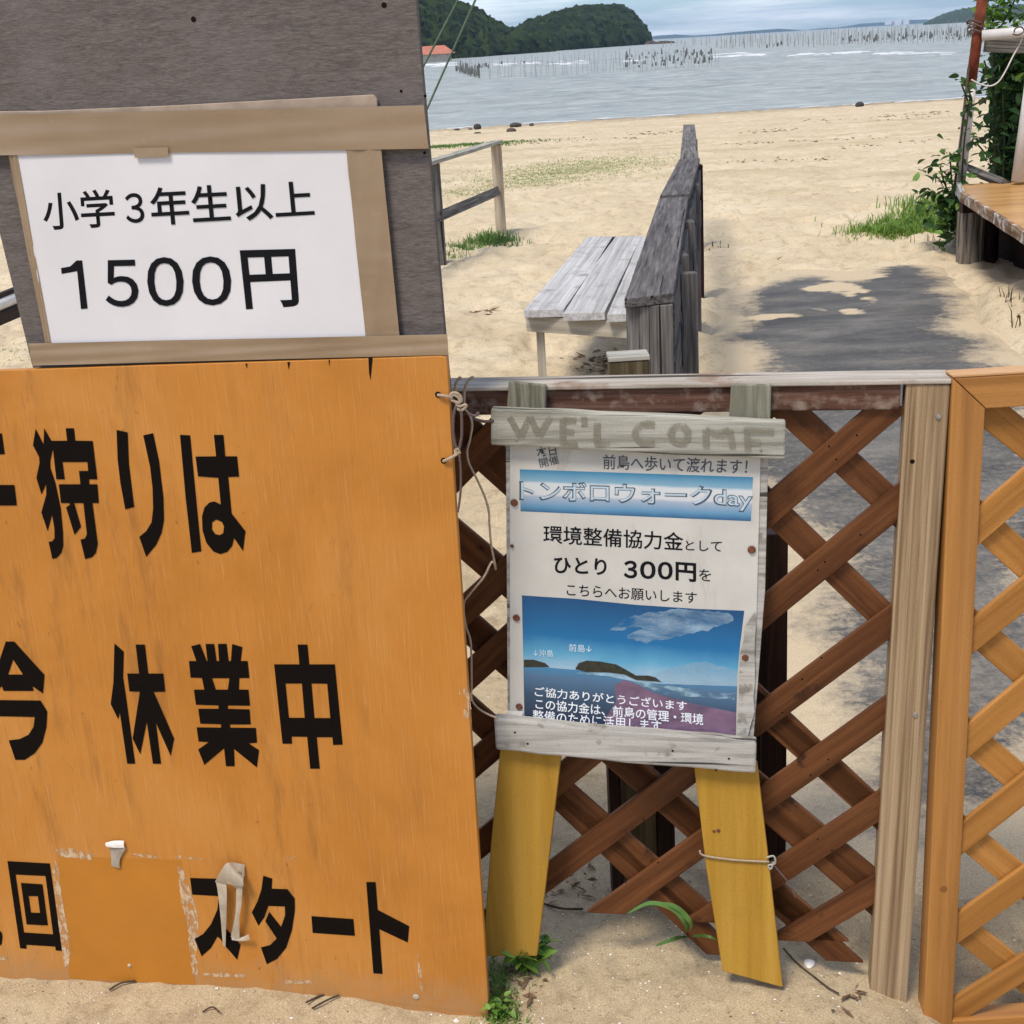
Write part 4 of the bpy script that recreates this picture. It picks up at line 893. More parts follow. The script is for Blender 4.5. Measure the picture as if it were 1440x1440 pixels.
prism('top_rail', PO, [(0.0012, zt+0.0), (sw+0.0012, zt-rw_), (ur, zt-rw_), (ur, zt)], 0.036, M_['orange_wood'], og, 0.0, 0.0018, px=False)
prism('top_cap', Plane(PO.o+Vector((0, 0, zt+0.004)), (1, 0, 0), (0, 1, 0)), [(0.0, 0.0), (ur, 0.0), (ur, 0.036), (0.0, 0.036)], 0.0035, M_['orange_top'], og, 0, 0.001, px=False)
prism('bottom_rail', PO, [(sw, zb-0.05), (ur, zb-0.05), (ur, zb), (sw, zb)], 0.036, M_['orange_wood'], og, 0.0, 0.0018, px=False)
prism('stile', PO, [(ur, zb-0.06), (ur+sw, zb-0.06), (ur+sw, zt), (ur, zt)], 0.036, M_['orange_wood_v'], og, 0.0, 0.0018, px=False)
PO2 = PO
fo = [(1379,738,1440,686), (1377,888,1440,837), (1370,1035,1440,977), (1355,1178,1440,1111), (1346,1307,1440,1240), (1345,1422,1440,1362)]
bo = [(1386,575,1440,618), (1385,739,1440,789), (1375,888,1440,944), (1360,1034,1440,1102), (1355,1172,1440,1242), (1350,1304,1440,1375)]
fo += [(x0+150, y0-8+130*0-10, x1+150, y1-18) for x0, y0, x1, y1 in fo[2:5]]
f4 = lambda L_: [(*a, None, None, None) for a in L_]
slats(PO, og, f4(fo[:6]), (sw-0.012, zb-0.01), (ur+0.01, zt-rw_+0.012), -0.008, 0.046, 0.009, M_['orange_slat'])
slats(PO, og, f4(bo), (sw-0.012, zb-0.01), (ur+0.01, zt-rw_+0.012), -0.019, 0.046, 0.009, M_['orange_slat'])
disc('wood_plug', PO, 1327, 1250, 0.0058, 0.0, plain('brown_plug', (0.22, 0.09, 0.025), 0.6), og, 0.0008, dome=0.95)

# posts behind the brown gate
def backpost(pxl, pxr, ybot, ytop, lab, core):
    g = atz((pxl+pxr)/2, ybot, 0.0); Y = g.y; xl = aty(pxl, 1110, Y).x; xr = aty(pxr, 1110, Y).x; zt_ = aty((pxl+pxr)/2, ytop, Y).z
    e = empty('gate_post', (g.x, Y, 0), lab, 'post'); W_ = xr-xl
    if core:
        beam('side_or_shade_board', (xl+W_*.09, Y, -0.1), (xl+W_*.09, Y, zt_), W_*.16, 0.06, (0, -1, 0), M_['dark_post'], e)
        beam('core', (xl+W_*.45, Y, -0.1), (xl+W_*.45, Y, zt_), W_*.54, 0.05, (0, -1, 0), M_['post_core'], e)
        beam('side_or_shade_board', (xl+W_*.86, Y, -0.1), (xl+W_*.86, Y, zt_), W_*.26, 0.06, (0, -1, 0), M_['dark_post'], e)
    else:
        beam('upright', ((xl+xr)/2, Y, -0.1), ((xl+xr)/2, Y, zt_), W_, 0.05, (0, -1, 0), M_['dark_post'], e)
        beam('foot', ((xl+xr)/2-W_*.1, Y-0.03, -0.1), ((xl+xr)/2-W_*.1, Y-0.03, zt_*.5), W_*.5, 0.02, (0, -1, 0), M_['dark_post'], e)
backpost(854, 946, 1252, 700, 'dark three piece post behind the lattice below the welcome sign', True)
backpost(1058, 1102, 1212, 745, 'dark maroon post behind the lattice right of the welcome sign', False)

# ================================================================== SIGNBOARDS
b_l = atz(0, 1375, 0); b_r = atz(685, 1425, 0)
PB = Plane(b_r, b_r-b_l, (0, 0, 1))
ob = empty('orange_signboard', b_r, 'big orange painted plywood signboard with bold black Japanese letters', 'signboard')
M0 = PB.uv(0, 520)
prism('panel', PB, [(-150,528),(0,521),(200,514),(520,504),(620,500.5),(627,502),(629,512),(640,700),(664,1060),(676,1240),(686,1400),(687,1428),(560,1412),(400,1395),(200,1382),(0,1378),(-150,1380)], 0.012, M_['orange_board'], ob, 0.0, 0.0012)
# lower edge is set a little into the sand
prism('panel', PB, [(-150,1375),(0,1374),(200,1379),(400,1392),(560,1409),(686,1425),(688,1470),(-150,1470)], 0.0115, M_['orange_board'], ob, -0.0004, 0.0)
A7 = crop(0, 590, 7.2); B7 = crop(150, 590, 7.2); C7 = crop(0, 890, 7.2); D7 = crop(140, 890, 7.2); E5 = crop(250, 890, 5.76); F6 = crop(0, 1170, 6.545); G7 = crop(230, 1190, 7.2); H4 = crop(400, 1190, 4.8)
LO = 0.0008
def letter(polys, tr): return flat('letter', PB, polys, M_['lettering'], ob, LO, tr=tr)
letter([[(-380,140),(18,140),(48,352),(-380,352)], [(-520,662),(145,662),(170,870),(-520,870)], [(-260,352),(-170,352),(-150,662),(-240,662)], [(-230,870),(-140,870),(-90,1420),(-180,1420)]], A7)
letter([[(360,92),(440,250),(447,88),(520,215),(560,215),(530,320),(508,420),(510,490),(560,640),(615,900),(638,1150),(640,1280),(620,1350),(575,1400),(530,1412),(492,1238),(530,1232),(552,1200),(550,1100),(527,965),(482,1130),(418,940),(468,760),(467,650),(420,760),(368,590),(400,440),(395,380),(333,260)],
        [(520,216),(680,214),(665,88),(748,88),(762,214),(938,216),(985,605),(900,605),(885,430),(632,430),(655,605),(570,605),(540,330)],
        [(800,520),(900,520),(903,655),(985,655),(1000,845),(935,845),(990,1260),(970,1350),(930,1395),(862,1412),(815,1215),(860,1205),(880,1160),(845,845),(750,845),(820,1085),(755,1168),(670,890),(710,860),(700,845),(618,845),(595,655),(815,655)]], A7)
letter([[(100,105),(212,130),(225,450),(278,885),(188,910),(140,650),(110,400)], [(370,160),(470,138),(530,420),(575,800),(580,1020),(555,1150),(500,1270),(400,1390),(330,1188),(400,1130),(455,1040),(470,900),(465,700),(440,480)]], B7)
letter([[(742,155),(845,160),(890,650),(958,1335),(862,1350),(800,800)],
        ([(1085,155),(1182,155),(1200,372),(1320,372),(1340,578),(1230,582),(1265,950),(1405,1130),(1380,1330),(1290,1200),(1270,1280),(1220,1340),(1150,1362),(1080,1335),(1010,1250),(970,1120),(965,980),(990,890),(1040,840),(1090,828),(1155,860),(1130,590),(925,575),(900,375),(1108,372)], [[(1110,1012),(1165,1035),(1188,1080),(1180,1150),(1145,1170),(1100,1160),(1065,1110),(1068,1040)]])], B7)
letter([([(58,88),(145,88),(450,425),(435,615),(330,540),(340,588),(36,588),(18,540),(-60,620),(-80,500),(0,260)], [[(133,270),(232,422),(82,422)]]), [(-160,678),(410,685),(478,795),(470,950),(430,1110),(350,1220),(250,1285),(155,1285),(88,1088),(200,1075),(290,1030),(340,950),(352,852),(-160,840)]], C7)
letter([[(150,105),(245,190),(238,450),(275,700),(360,1325),(280,1325),(205,810),(188,875),(112,720),(140,500)], [(365,118),(458,118),(493,412),(645,412),(665,595),(548,598),(755,1070),(720,1245),(570,910),(622,1325),(540,1325),(478,900),(412,1230),(335,1070),(408,595),(302,592),(280,410),(400,412)]], D7)
letter([([(108,108),(180,90),(235,228),(240,228),(225,90),(295,90),(314,228),(334,228),(325,90),(395,88),(412,228),(430,228),(440,90),(523,115),(510,228),(565,228),(580,365),(498,367),(495,460),(572,460),(585,590),(405,588),(405,615),(582,620),(590,742),(422,742),(425,768),(632,770),(642,890),(575,895),(658,950),(640,1090),(455,940),(460,1080),(390,1080),(375,935),(215,1070),(165,945),(250,885),(168,880),(152,765),(350,768),(350,740),(182,735),(165,615),(330,615),(330,588),(147,582),(130,460),(215,460),(195,365),(103,362),(90,228),(150,228)], [[(278,367),(418,367),(405,460),(308,460)]])], E5)
letter([([(970,95),(1050,95),(1065,255),(1272,255),(1335,905),(1258,908),(1252,845),(1125,845),(1150,1100),(1072,1100),(1048,842),(922,840),(925,898),(848,898),(780,255),(985,255)], [[(872,410),(1005,410),(1028,688),(900,688)], [(1083,410),(1210,412),(1235,690),(1107,690)]])], E5)
letter([([(68,268),(458,290),(570,1095),(512,1090),(508,1055),(243,1038),(243,1075),(185,1070)], [[(142,392),(418,405),(488,942),(220,925)]]), ([(192,468),(390,482),(440,860),(245,850)], [[(263,590),(348,590),(368,745),(285,742)]])], F6)
letter([[(-120,900),(0,910),(18,935),(22,975),(15,1030),(0,1045),(-120,1040)]], F6)
letter([[(268,322),(560,330),(640,400),(625,560),(590,720),(600,800),(780,1000),(745,1150),(625,1010),(570,935),(545,915),(480,1030),(385,1115),(312,938),(400,890),(480,790),(545,640),(560,505),(290,490)]], G7)
letter([[(1010,298),(1100,328),(1095,430),(1255,435),(1328,530),(1330,650),(1300,850),(1240,1030),(1150,1140),(1045,1195),(985,1025),(1080,1000),(1145,935),(1030,760),(1070,665),(1190,815),(1230,700),(1228,610),(1060,605),(1020,720),(960,805),(893,670),(950,560),(990,440)]], G7)
letter([[(182,472),(465,492),(475,605),(190,585)]], H4)
letter([[(552,242),(615,242),(630,430),(842,540),(832,650),(640,560),(662,862),(600,858)]], H4)
flat('repainted_patch', PB, [[(80,1204),(255,1210),(262,1300),(275,1385),(98,1376),(92,1300)]], plain('fresh_orange_paint', (0.45, 0.172, 0.020), 0.3, 0.4, 0.08, 12), ob, LO*0.3)
def jag(pts, j=4):
    out_ = []
    for i in range(len(pts)):
        a = pts[i]; b_ = pts[(i+1) % len(pts)]; k = max(1, int(math.dist(a, b_)/18))
        for q_ in range(k): out_.append((a[0]+(b_[0]-a[0])*q_/k+random.uniform(-j, j), a[1]+(b_[1]-a[1])*q_/k+random.uniform(-j, j)))
    return out_
wp = lambda pts, tr, j=5: flat('peeled_paint', PB, [jag(pts, j)], M_['worn'], ob, LO*0.6, tr=tr)
wp([(510,262),(545,340),(560,520),(600,780),(650,1050),(640,1170),(615,1260),(590,1230),(575,1100),(540,850),(505,560),(480,330)], F6)
wp([(510,160),(640,140),(880,210),(830,260),(700,240),(520,220)], F6); wp([(1220,200),(1340,205),(1460,225),(1440,245),(1320,235)], F6)
wp([(135,155),(200,250),(280,480),(345,700),(360,930),(320,1130),(350,1180),(340,1340),(300,1320),(270,1130),(240,800),(180,560),(145,300)], G7)
wp([(400,1280),(560,1285),(830,1300),(820,1330),(560,1320),(420,1310)], G7, 8); wp([(120,100),(180,95),(180,125),(130,130)], G7); wp([(220,108),(400,125),(390,140),(230,130)], G7)
wp([(-10,1150),(60,1140),(110,1155),(40,1180),(-10,1170)], F6); wp([(0,900),(200,910),(190,935),(10,925)], H4, 6); wp([(900,700),(918,780),(925,900),(935,980),(915,960),(902,850)], H4, 4); wp([(20,60),(80,65),(60,90),(20,95)], H4, 6)
for i_ in range(26):
    x_ = 655+random.gauss(0, 5); y_ = random.uniform(955, 1000); x_ = min(x_, 662); h_ = random.uniform(6, 24); flat('scuff', PB, [jag([(x_-.5, y_), (x_+.8, y_+1), (x_+1.6, y_+h_), (x_+.2, y_+h_-1)], .3)], M_['worn'], ob, LO*0.6+i_*0.00001)
for pts in ([(860,1160),(890,1160),(880,1215),(868,1210)],): pass
# cracks at the top edge of the plywood
flat('crack', PB, [[(518,503),(524,503),(521,535),(519,525)], [(404,509),(408,509),(406,520)], [(462,506),(464,506),(463,515)], [(345,511),(348,511),(347,518)]], M_['hole'], ob, LO*0.7)
# curled tape and scraps
def ribbon(name, pl, L_, R2, offs, mat, parent, tr=None, k=5):
    """strip between left and right edges (photo points) with a lift off the board at each station"""
    A_ = []; B_ = []
    for (a, b_, o_) in zip(L_, R2, offs):
        if tr: a = tr(*a); b_ = tr(*b_)
        p = pl.uv(*a, o_); q_ = pl.uv(*b_, o_); A_.append(Vector((p[0], p[1], o_))); B_.append(Vector((q_[0], q_[1], o_+0.002)))
    A_ = smoothpts(A_, k); B_ = smoothpts(B_, k); V = []; Fc = []
    for a, b_ in zip(A_, B_): V += [a, (a+b_)/2+Vector((0, 0, 0.0015)), b_]
    for i in range(len(A_)-1): c = i*3; Fc += [(c, c+3, c+4, c+1), (c+1, c+4, c+5, c+2)]
    return meshobj(name, V, Fc, mat, parent, True, pl.M)
tp = empty('tape_curl', PB.world(*PB.uv(325, 1225), 0.01), 'loose curl of beige packing tape hanging over the katakana on the orange board', 'tape')
ribbon('loop', PB, [(820,185),(700,165),(635,175),(575,260),(520,362)], [(830,290),(820,300),(810,340),(800,400),(640,375)], [0.002, 0.010, 0.020, 0.020, 0.010], M_['scrap'], tp, G7)
ribbon('loop', PB, [(640,372),(700,400),(760,450)], [(700,230),(760,240),(800,260)], [0.019, 0.018, 0.010], M_['scrap'], tp, G7)
ribbon('strip', PB, [(530,365),(550,470),(575,700),(600,1000)], [(640,372),(645,480),(640,700),(632,1012)], [0.010, 0.012, 0.010, 0.004], M_['scrap'], tp, G7)
ribbon('strip', PB, [(735,430),(735,560),(722,720),(680,920)], [(812,235),(795,560),(772,720),(775,930)], [0.012, 0.012, 0.012, 0.005], M_['scrap'], tp, G7)
ribbon('strip', PB, [(690,925),(780,925),(860,890)], [(700,945),(790,955),(880,940)], [0.006, 0.006, 0.012], M_['scrap'], tp, G7)
ts = empty('tape_scrap', PB.world(*PB.uv(163, 1200), 0.002), 'small grey scrap of tape left on the orange board above the peeled rectangle', 'tape')
ribbon('flap', PB, [(970,100),(1050,80),(1140,80)], [(985,130),(1060,140),(1150,140)], [0.006, 0.005, 0.003], M_['shell'], ts, F6)
M_['greytape'] = plain('grey_tape', (0.33, 0.28, 0.22), 0.5, 0.3, 0.2, 60)
ribbon('strip', PB, [(1010,145),(1020,220),(1025,310)], [(1165,140),(1110,240),(1105,325)], [0.002, 0.002, 0.002], M_['greytape'], ts, F6)
for (x, y, r) in ((182, 1358, 0.004), (585, 1402, 0.006)): disc('putty_blob', PB, x, y, r, LO, M_['scrap'], ob, 0.002, 7, 0.5)
for (x, y) in ((616, 555), (624, 648)): disc('rope_hole', PB, x, y, 0.0045, LO, M_['hole'], ob, 0.0004, 14, 0.9)

# grey board behind and above
PK = Plane(PB.o-PB.n*0.0135, PB.u, PB.v)
gb = empty('grey_signboard', PB.world(*PB.uv(300, 520), -0.02), 'tall weathered grey plywood board standing behind the orange signboard', 'board')
prism('panel', PK, [(-95,-60),(580,-60),(585,0),(604,220),(628,500),(634,560),(70,600),(44,510),(0,331)], 0.012, M_['grey_board'], gb, 0.0, 0.001)
zt_ = PK.uv(300, -60)[1]
for u_ in (PK.uv(180, 600)[0], PK.uv(560, 600)[0]): beam('support_post', PK.world(u_, -0.1, -0.035), PK.world(u_, zt_-0.02, -0.035), 0.045, 0.045, PK.n, M_['weathered'], gb)
for (x, y, r) in ((272, 27, 0.0036), (540, 7, 0.0036), (564, 128, 0.002), (597, 215, 0.002), (598, 135, 0.002)): disc('nail_hole', PK, x, y, r, 0.0005, M_['hole'], gb, 0.0005)
prism('backing_card', PK, [(-30,157),(60,156),(250,148),(525,133),(530,140),(532,205),(556,472),(68,485),(15,215),(-30,215)], 0.007, M_['cardboard'], gb, 0.0085, 0.001)
def tape(pts, off, nm='tape_strip', par=None):
    # gently puckered strip: subdivided quad with small ripples
    q4 = [Vector((*PK.uv(x, y, off), 0)) for x, y in pts]; nx, ny = 60, 8; V = []; Fc = []
    for j in range(ny+1):
        for i in range(nx+1):
            u, v_ = i/nx, j/ny; p = (q4[0]*(1-u)+q4[1]*u)*(1-v_)+(q4[3]*(1-u)+q4[2]*u)*v_
            z = off+0.0007*math.sin(u*9+v_*5+2*math.sin(v_*7+u*3))+0.0022*math.exp(-((v_-0.58+0.14*math.sin(u*3+1))/0.045)**2)*max(0, math.sin(u*6+.6))+0.0014*math.exp(-((v_-0.12-0.08*math.sin(u*7))/0.05)**2)*max(0, math.sin(u*9+2))
            V.append((p.x, p.y, z))
    for j in range(ny):
        for i in range(nx): a = j*(nx+1)+i; Fc.append((a, a+1, a+nx+2, a+nx+1))
    return meshobj(nm, V, Fc, M_['tape'], par or gb, True, PK.M)
tape([(-40,162),(596,148),(603,209),(-40,219)], 0.0115)
tape([(-40,168),(604,200),(604.5,211),(-40,219)][0:0] or [(487,210),(536,209),(562,474),(514,473)], 0.0100)
tape([(40,483),(629,470),(631,499),(46,514)], 0.0125)
tape([(12,218),(24,218),(72,484),(64,484)], 0.0098)
prism('tape_tab', PK, [(186,208),(236,207),(237,220),(190,222)], 0.0006, M_['tape'], gb, 0.0142, 0)
note = empty('price_notice', PK.world(*PK.uv(265, 350), 0.009), 'white paper notice with black numerals taped to the grey board', 'notice')
q4 = [Vector((*PK.uv(x, y, 0.009), 0)) for x, y in ((19,216),(490,209),(517,475),(70,483))]
nx, ny = 40, 24; V = []; Fc = []
for j in range(ny+1):
    for i in range(nx+1):
        u, v_ = i/nx, j/ny; p = (q4[0]*(1-u)+q4[1]*u)*(1-v_)+(q4[3]*(1-u)+q4[2]*u)*v_; V.append((p.x, p.y, 0.009+0.0004*math.sin(u*6+v_*3)))
for j in range(ny):
    for i in range(nx): a = j*(nx+1)+i; Fc.append((a, a+nx+1, a+nx+2, a+1))
meshobj('paper_sheet', V, Fc, M_['paper'], note, True, PK.M)

# text from Blender's own font
def text_mesh(body, bold=0.0):
    cu = bpy.data.curves.new('t', 'FONT'); cu.body = body; cu.size = 1; cu.offset = bold; cu.fill_mode = 'FRONT'; cu.resolution_u = 4
    o = bpy.data.objects.new('t', cu); COL.objects.link(o); bpy.context.view_layer.update()
    dg = bpy.context.evaluated_depsgraph_get(); me = bpy.data.meshes.new_from_object(o.evaluated_get(dg)); bpy.data.objects.remove(o); return me
def text(body, pl, quad, off, mat, parent, bold=0.0, name='lettering'):
    me = text_mesh(body, bold); n = len(me.vertices); co = np.zeros(n*3); me.vertices.foreach_get('co', co); co = co.reshape(-1, 3)
    lo = co.min(0); hi = co.max(0); uu = (co[:, 0]-lo[0])/(hi[0]-lo[0]); vv = (co[:, 1]-lo[1])/(hi[1]-lo[1])
    Q = [np.array(pl.uv(x, y, off)) for x, y in quad]  # TL TR BR BL
    P = (Q[3][None]*(1-uu)[:, None]+Q[2][None]*uu[:, None])*(1-vv)[:, None]+(Q[0][None]*(1-uu)[:, None]+Q[1][None]*uu[:, None])*vv[:, None]
    co = np.concatenate([P, np.full((n, 1), off)], 1); me.vertices.foreach_set('co', co.ravel()); me.materials.clear(); me.materials.append(mat); me.update()
    return place(bpy.data.objects.new(name, me), pl.M.copy(), parent)
text('小学', PK, [(58,271),(158,265),(163,319),(62,324)], 0.0096, M_['ink'], note, 0.012)
text('３', PK, [(174,272),(200,271),(204,313),(178,314)], 0.0096, M_['ink'], note, 0.012)
text('年生以上', PK, [(209,264),(438,253),(443,305),(214,318)], 0.0096, M_['ink'], note, 0.012)
for ch, l_, r_, ty, by in (('５', 149, 196, 366, 432), ('０', 209, 260, 362, 431), ('０', 272, 327, 361, 430)): text(ch, PK, [(l_-4,ty),(r_-4,ty-1),(r_,by-1),(l_,by)], 0.0096, M_['ink'], note, 0.010, 'letter')
flat('letter', PK, [[(193,848),(222,843),(242,824),(260,824),(277,976),(256,978),(244,858),(195,867)]], M_['ink'], note, 0.0096, tr=crop(0, 0, 2.25))
text('円', PK, [(337,352),(415,350),(421,431),(346,435)], 0.0096, M_['ink'], note, 0.018)

# ================================================================== WELCOME SIGN
tl_ = PG.world(PG.uv(700, 560)[0], 1.02, 0.014); tr_ = PG.world(PG.uv(1100, 560)[0], 1.02, 0.010)
uu = (tr_-tl_).normalized(); foot = PG.world(PG.uv(1058, 1375)[0], 0, 0.050); s2 = foot
mid = tr_ - uu*((tr_-foot).dot(uu)); PS = Plane(foot, uu, mid-foot)
ws = empty('welcome_sign', s2, 'welcome sign on yellow board legs with a laminated blue poster, leaning on the lattice gate', 'sign')
prism('upright', PS, [(715,536),(768,542),(767,590),(712,588)], 0.0105, M_['green_wood'], ws, 0.0, 0.002)
prism('upright', PS, [(1028,541),(1085,541),(1083,605),(1024,605)], 0.0105, M_['green_wood'], ws, 0.0, 0.002)
prism('panel', PS, [(711,600),(1081,620),(1076,830),(1058,1060),(714,1030)], 0.012, M_['driftwood_white'], ws, -0.002, 0.001)
prism('poster_sheet', PS, [(717,610),(1070,628),(1064,860),(1050,1055),(717,1030)], 0.0005, M_['sheet'], ws, -0.0002, 0.0)
prism('top_plank', PS, [(690,574),(900,583),(1105,593),(1104,647),(900,637),(690,626)], 0.020, M_['driftwood'], ws, 0.020, 0.003, rough=0.0008)
prism('bottom_plank', PS, [(694,1010),(800,1021),(1064,1043),(1063,1088),(880,1074),(697,1055)], 0.022, M_['driftwood_white'], ws, 0.022, 0.004, rough=0.001)
ly = prism('leg', PS, [(704,1046),(790,1054),(774,1190),(755,1345),(678,1345),(690,1190)], 0.018, M_['yellow'], ws, 0.0, 0.0018); ly.data.materials[0] = M_['yellow']
M_['yellow_v'] = M_['yellow']

prism('leg', PS, [(975,1070),(1065,1076),(1082,1220),(1101,1389),(1016,1366),(993,1220)], 0.018, M_['yellow'], ws, 0.0, 0.0018)
# painted WELCOME
W6 = crop(600, 500, 2.77)
def strokes(pl, lines, wid, off, mat, parent, name='painted_letter'):
    for ln in lines:
        pts = [Vector(pl.uv(*W6(x, y), off)) for x, y in ln]; V = []; Fc = []
        for i in range(len(pts)):
            d = (pts[min(i+1, len(pts)-1)]-pts[max(i-1, 0)]).normalized(); n = Vector((-d.y, d.x))*wid/2*random.uniform(.85, 1.1); V += [(*(pts[i]-n), off), (*(pts[i]+n), off)]
        for i in range(len(pts)-1): a = i*2; Fc.append((a, a+2, a+3, a+1))
        strokes.k += 1; off += 0.00008
        meshobj(name, V, Fc, mat, parent, M=pl.M)
strokes.k = 0
def paintm():
    m, t, b = base_mat('faded_green_grey_paint', 0.85, 0.1); v = coords(t, (0.3, 1, 1), False); n = noise_node(t, v, 260, 5, 0.7)
    t.links.new(ramp(t, n, [(0.35, (0.20, 0.185, 0.14)), (0.65, (0.28, 0.265, 0.205))]), b.inputs['Base Color']); t.links.new(ramp(t, n, [(0.42, (0.85,)*3), (0.66, (0.15,)*3)]), b.inputs['Alpha']); return m
M_['welcome'] = paintm()
arc = lambda cx, cy, rx, ry, a0, a1, k=9: [(cx+rx*math.cos(R_(a0+(a1-a0)*i/(k-1))), cy+ry*math.sin(R_(a0+(a1-a0)*i/(k-1)))) for i in range(k)]
strokes(PS, [[(322,240),(366,318)], [(366,318),(402,240)], [(402,240),(438,312)], [(438,312),(484,238)],
             [(530,248),(530,350)], [(530,254),(582,254)], [(530,298),(574,298)], [(530,344),(588,346)], [(612,238),(614,276)],
             [(664,262),(662,345)], [(655,340),(712,346)], arc(862, 305, 52, 38, -60, -300), arc(985, 308, 34, 34, 0, 360, 13),
             [(1088,360),(1086,288)], [(1086,288),(1140,310)], [(1140,310),(1180,290)], [(1180,290),(1192,362)],
             [(1250,372),(1248,288)], [(1236,292),(1352,296)], [(1244,336),(1300,338)]], 0.0105, 0.0208, M_['welcome'], ws)
# poster print
zo = 0.0
def quad_mat(name, stops, axis=1, lo=0, hi=1, rough=0.22, extra=None):
    m, t, b = base_mat(name, rough, 0.5); tc = N(t, 'ShaderNodeTexCoord'); sx = N(t, 'ShaderNodeSeparateXYZ'); t.links.new(tc.outputs['Object'], sx.inputs[0])
    n = noise_node(t, tc.outputs['Object'], 14, 4, 0.6); ad = N(t, 'ShaderNodeMath', operation='MULTIPLY_ADD'); ad.inputs[1].default_value = (hi-lo)*0.12; t.links.new(n, ad.inputs[0]); t.links.new(sx.outputs[axis], ad.inputs[2])
    mr = N(t, 'ShaderNodeMapRange'); mr.inputs[1].default_value = lo+(hi-lo)*0.06; mr.inputs[2].default_value = hi+(hi-lo)*0.06; t.links.new(ad.outputs[0], mr.inputs[0])
    c = ramp(t, mr.outputs[0], stops); t.links.new(c, b.inputs['Base Color'])
    return m
bq = [(731,660),(1059,671),(1056,733),(732,719)]; vb0 = PS.uv(732, 719, zo)[1]; vb1 = PS.uv(731, 660, zo)[1]; sl_ = (PS.uv(1059, 671, zo)[1]-vb1)/(PS.uv(1059, 671, zo)[0]-PS.uv(731, 660, zo)[0])
PS2 = Plane(PS.world(*PS.uv(732, 719, zo), 0), PS.u+PS.v*sl_, PS.v)   # frame turned with the print
hb = PS2.uv(731, 660, zo)[1]
flat('blue_banner', PS2, [bq], quad_mat('blue_banner_print', [(0, (0.03, 0.12, 0.25)), (0.12, (0.10, 0.26, 0.42)), (0.36, (0.33, 0.40, 0.50)), (0.42, (0.56, 0.58, 0.60)), (0.68, (0.56, 0.60, 0.62)), (0.74, (0.20, 0.36, 0.48)), (1, (0.03, 0.20, 0.36))], 1, 0, hb), ws, zo)
text('トンボロウォーク', PS, [(730,675),(1002,683),(1002,712),(730,704)], 0.0004, M_['ink_outline'], ws, 0.035)
text('トンボロウォーク', PS, [(732.5,677),(999,685),(999,710),(732.5,702)], 0.0007, M_['ink_title'], ws, 0.006)
text('day', PS, [(1003,687),(1059,691),(1059,721),(1003,717)], 0.0004, M_['ink_outline'], ws, 0.03)
text('day', PS, [(1005,688.5),(1057,692.5),(1057,719),(1005,715)], 0.0007, M_['ink_title'], ws, 0.002)
text('前島へ歩いて渡れます！', PS, [(848,639),(1052,646),(1050,667),(848,660)], 0.0002, M_['ink_soft'], ws, 0.008)
text('本日', PS, [(753,629),(781,625),(783,640),(756,644)], 0.0002, M_['ink_soft'], ws, 0.01)
text('開催', PS, [(757,645),(784,640),(787,652),(760,658)], 0.0002, M_['ink_soft'], ws, 0.006)
text('環境整備協力金', PS, [(764,738),(961,749),(961,775),(764,764)], 0.0002, M_['ink'], ws, 0.010)
text('として', PS, [(964,760),(1015,761),(1015,776),(964,774)], 0.0002, M_['ink'], ws, 0.006)
text('ひとり', PS, [(779,782),(853,786),(853,809),(779,806)], 0.0002, M_['ink'], ws, 0.022)
for ch, l_, r_ in (('３', 877, 896), ('０', 900, 922), ('０', 925, 946)): text(ch, PS, [(l_,788+(l_-877)*.035),(r_,788+(r_-877)*.035),(r_,813+(r_-877)*.035),(l_,813+(l_-877)*.035)], 0.0002, M_['ink'], ws, 0.03, 'letter')
text('円', PS, [(950,790),(979,792),(979,819),(950,816)], 0.0002, M_['ink'], ws, 0.03)
text('を', PS, [(983,800),(1000,801),(1000,818),(983,816)], 0.0002, M_['ink'], ws, 0.004)
text('こちらへお願いします', PS, [(797,821),(980,833),(980,849),(797,838)], 0.0002, M_['ink'], ws, 0.005)
# the picture on the poster
K8 = crop(700, 820, 3.6)
PSx = Plane(PS.world(*PS.uv(737.5, 1011.7), 0), PS.world(*PS.uv(1036, 964), 0)-PS.world(*PS.uv(736, 937), 0), PS.v)
hs = PSx.uv(734, 837)[1]; hh_ = PSx.uv(736, 937)[1]
pic = [(122,62),(400,80),(700,110),(1000,130),(1248,140),(1225,330),(1205,560),(1205,790),(900,770),(500,735),(135,700)]
def soft_alpha(mat, sc, lo, hi, mx_):
    t = mat.node_tree; b = t.nodes['Principled BSDF']; n = noise_node(t, coords(t, (0.5, 1.4, 1), False), sc, 6, 0.65, 0.5); t.links.new(ramp(t, n, [(lo, (0, 0, 0)), (hi, (mx_,)*3)]), b.inputs['Alpha'])
flat('picture_sky', PSx, [pic], quad_mat('printed_sky', [(0, (0.10, 0.20, 0.32)), (hh_/hs, (0.30, 0.46, 0.58)), (hh_/hs+0.12, (0.09, 0.32, 0.50)), (0.7, (0.006, 0.135, 0.33)), (1, (0.004, 0.065, 0.18))], 1, 0, hs, rough=0.15), ws, 0.0, tr=K8)
flat('picture_sea', PSx, [[(130,418),(400,440),(700,500),(830,510),(1212,522),(1207,660),(1205,790),(500,735),(135,700)]], quad_mat('printed_sea', [(0, (0.012, 0.02, 0.05)), (0.5, (0.03, 0.07, 0.13)), (0.85, (0.07, 0.15, 0.26)), (1, (0.05, 0.20, 0.36))], 1, 0, hh_, rough=0.15), ws, 0.0003, tr=K8)
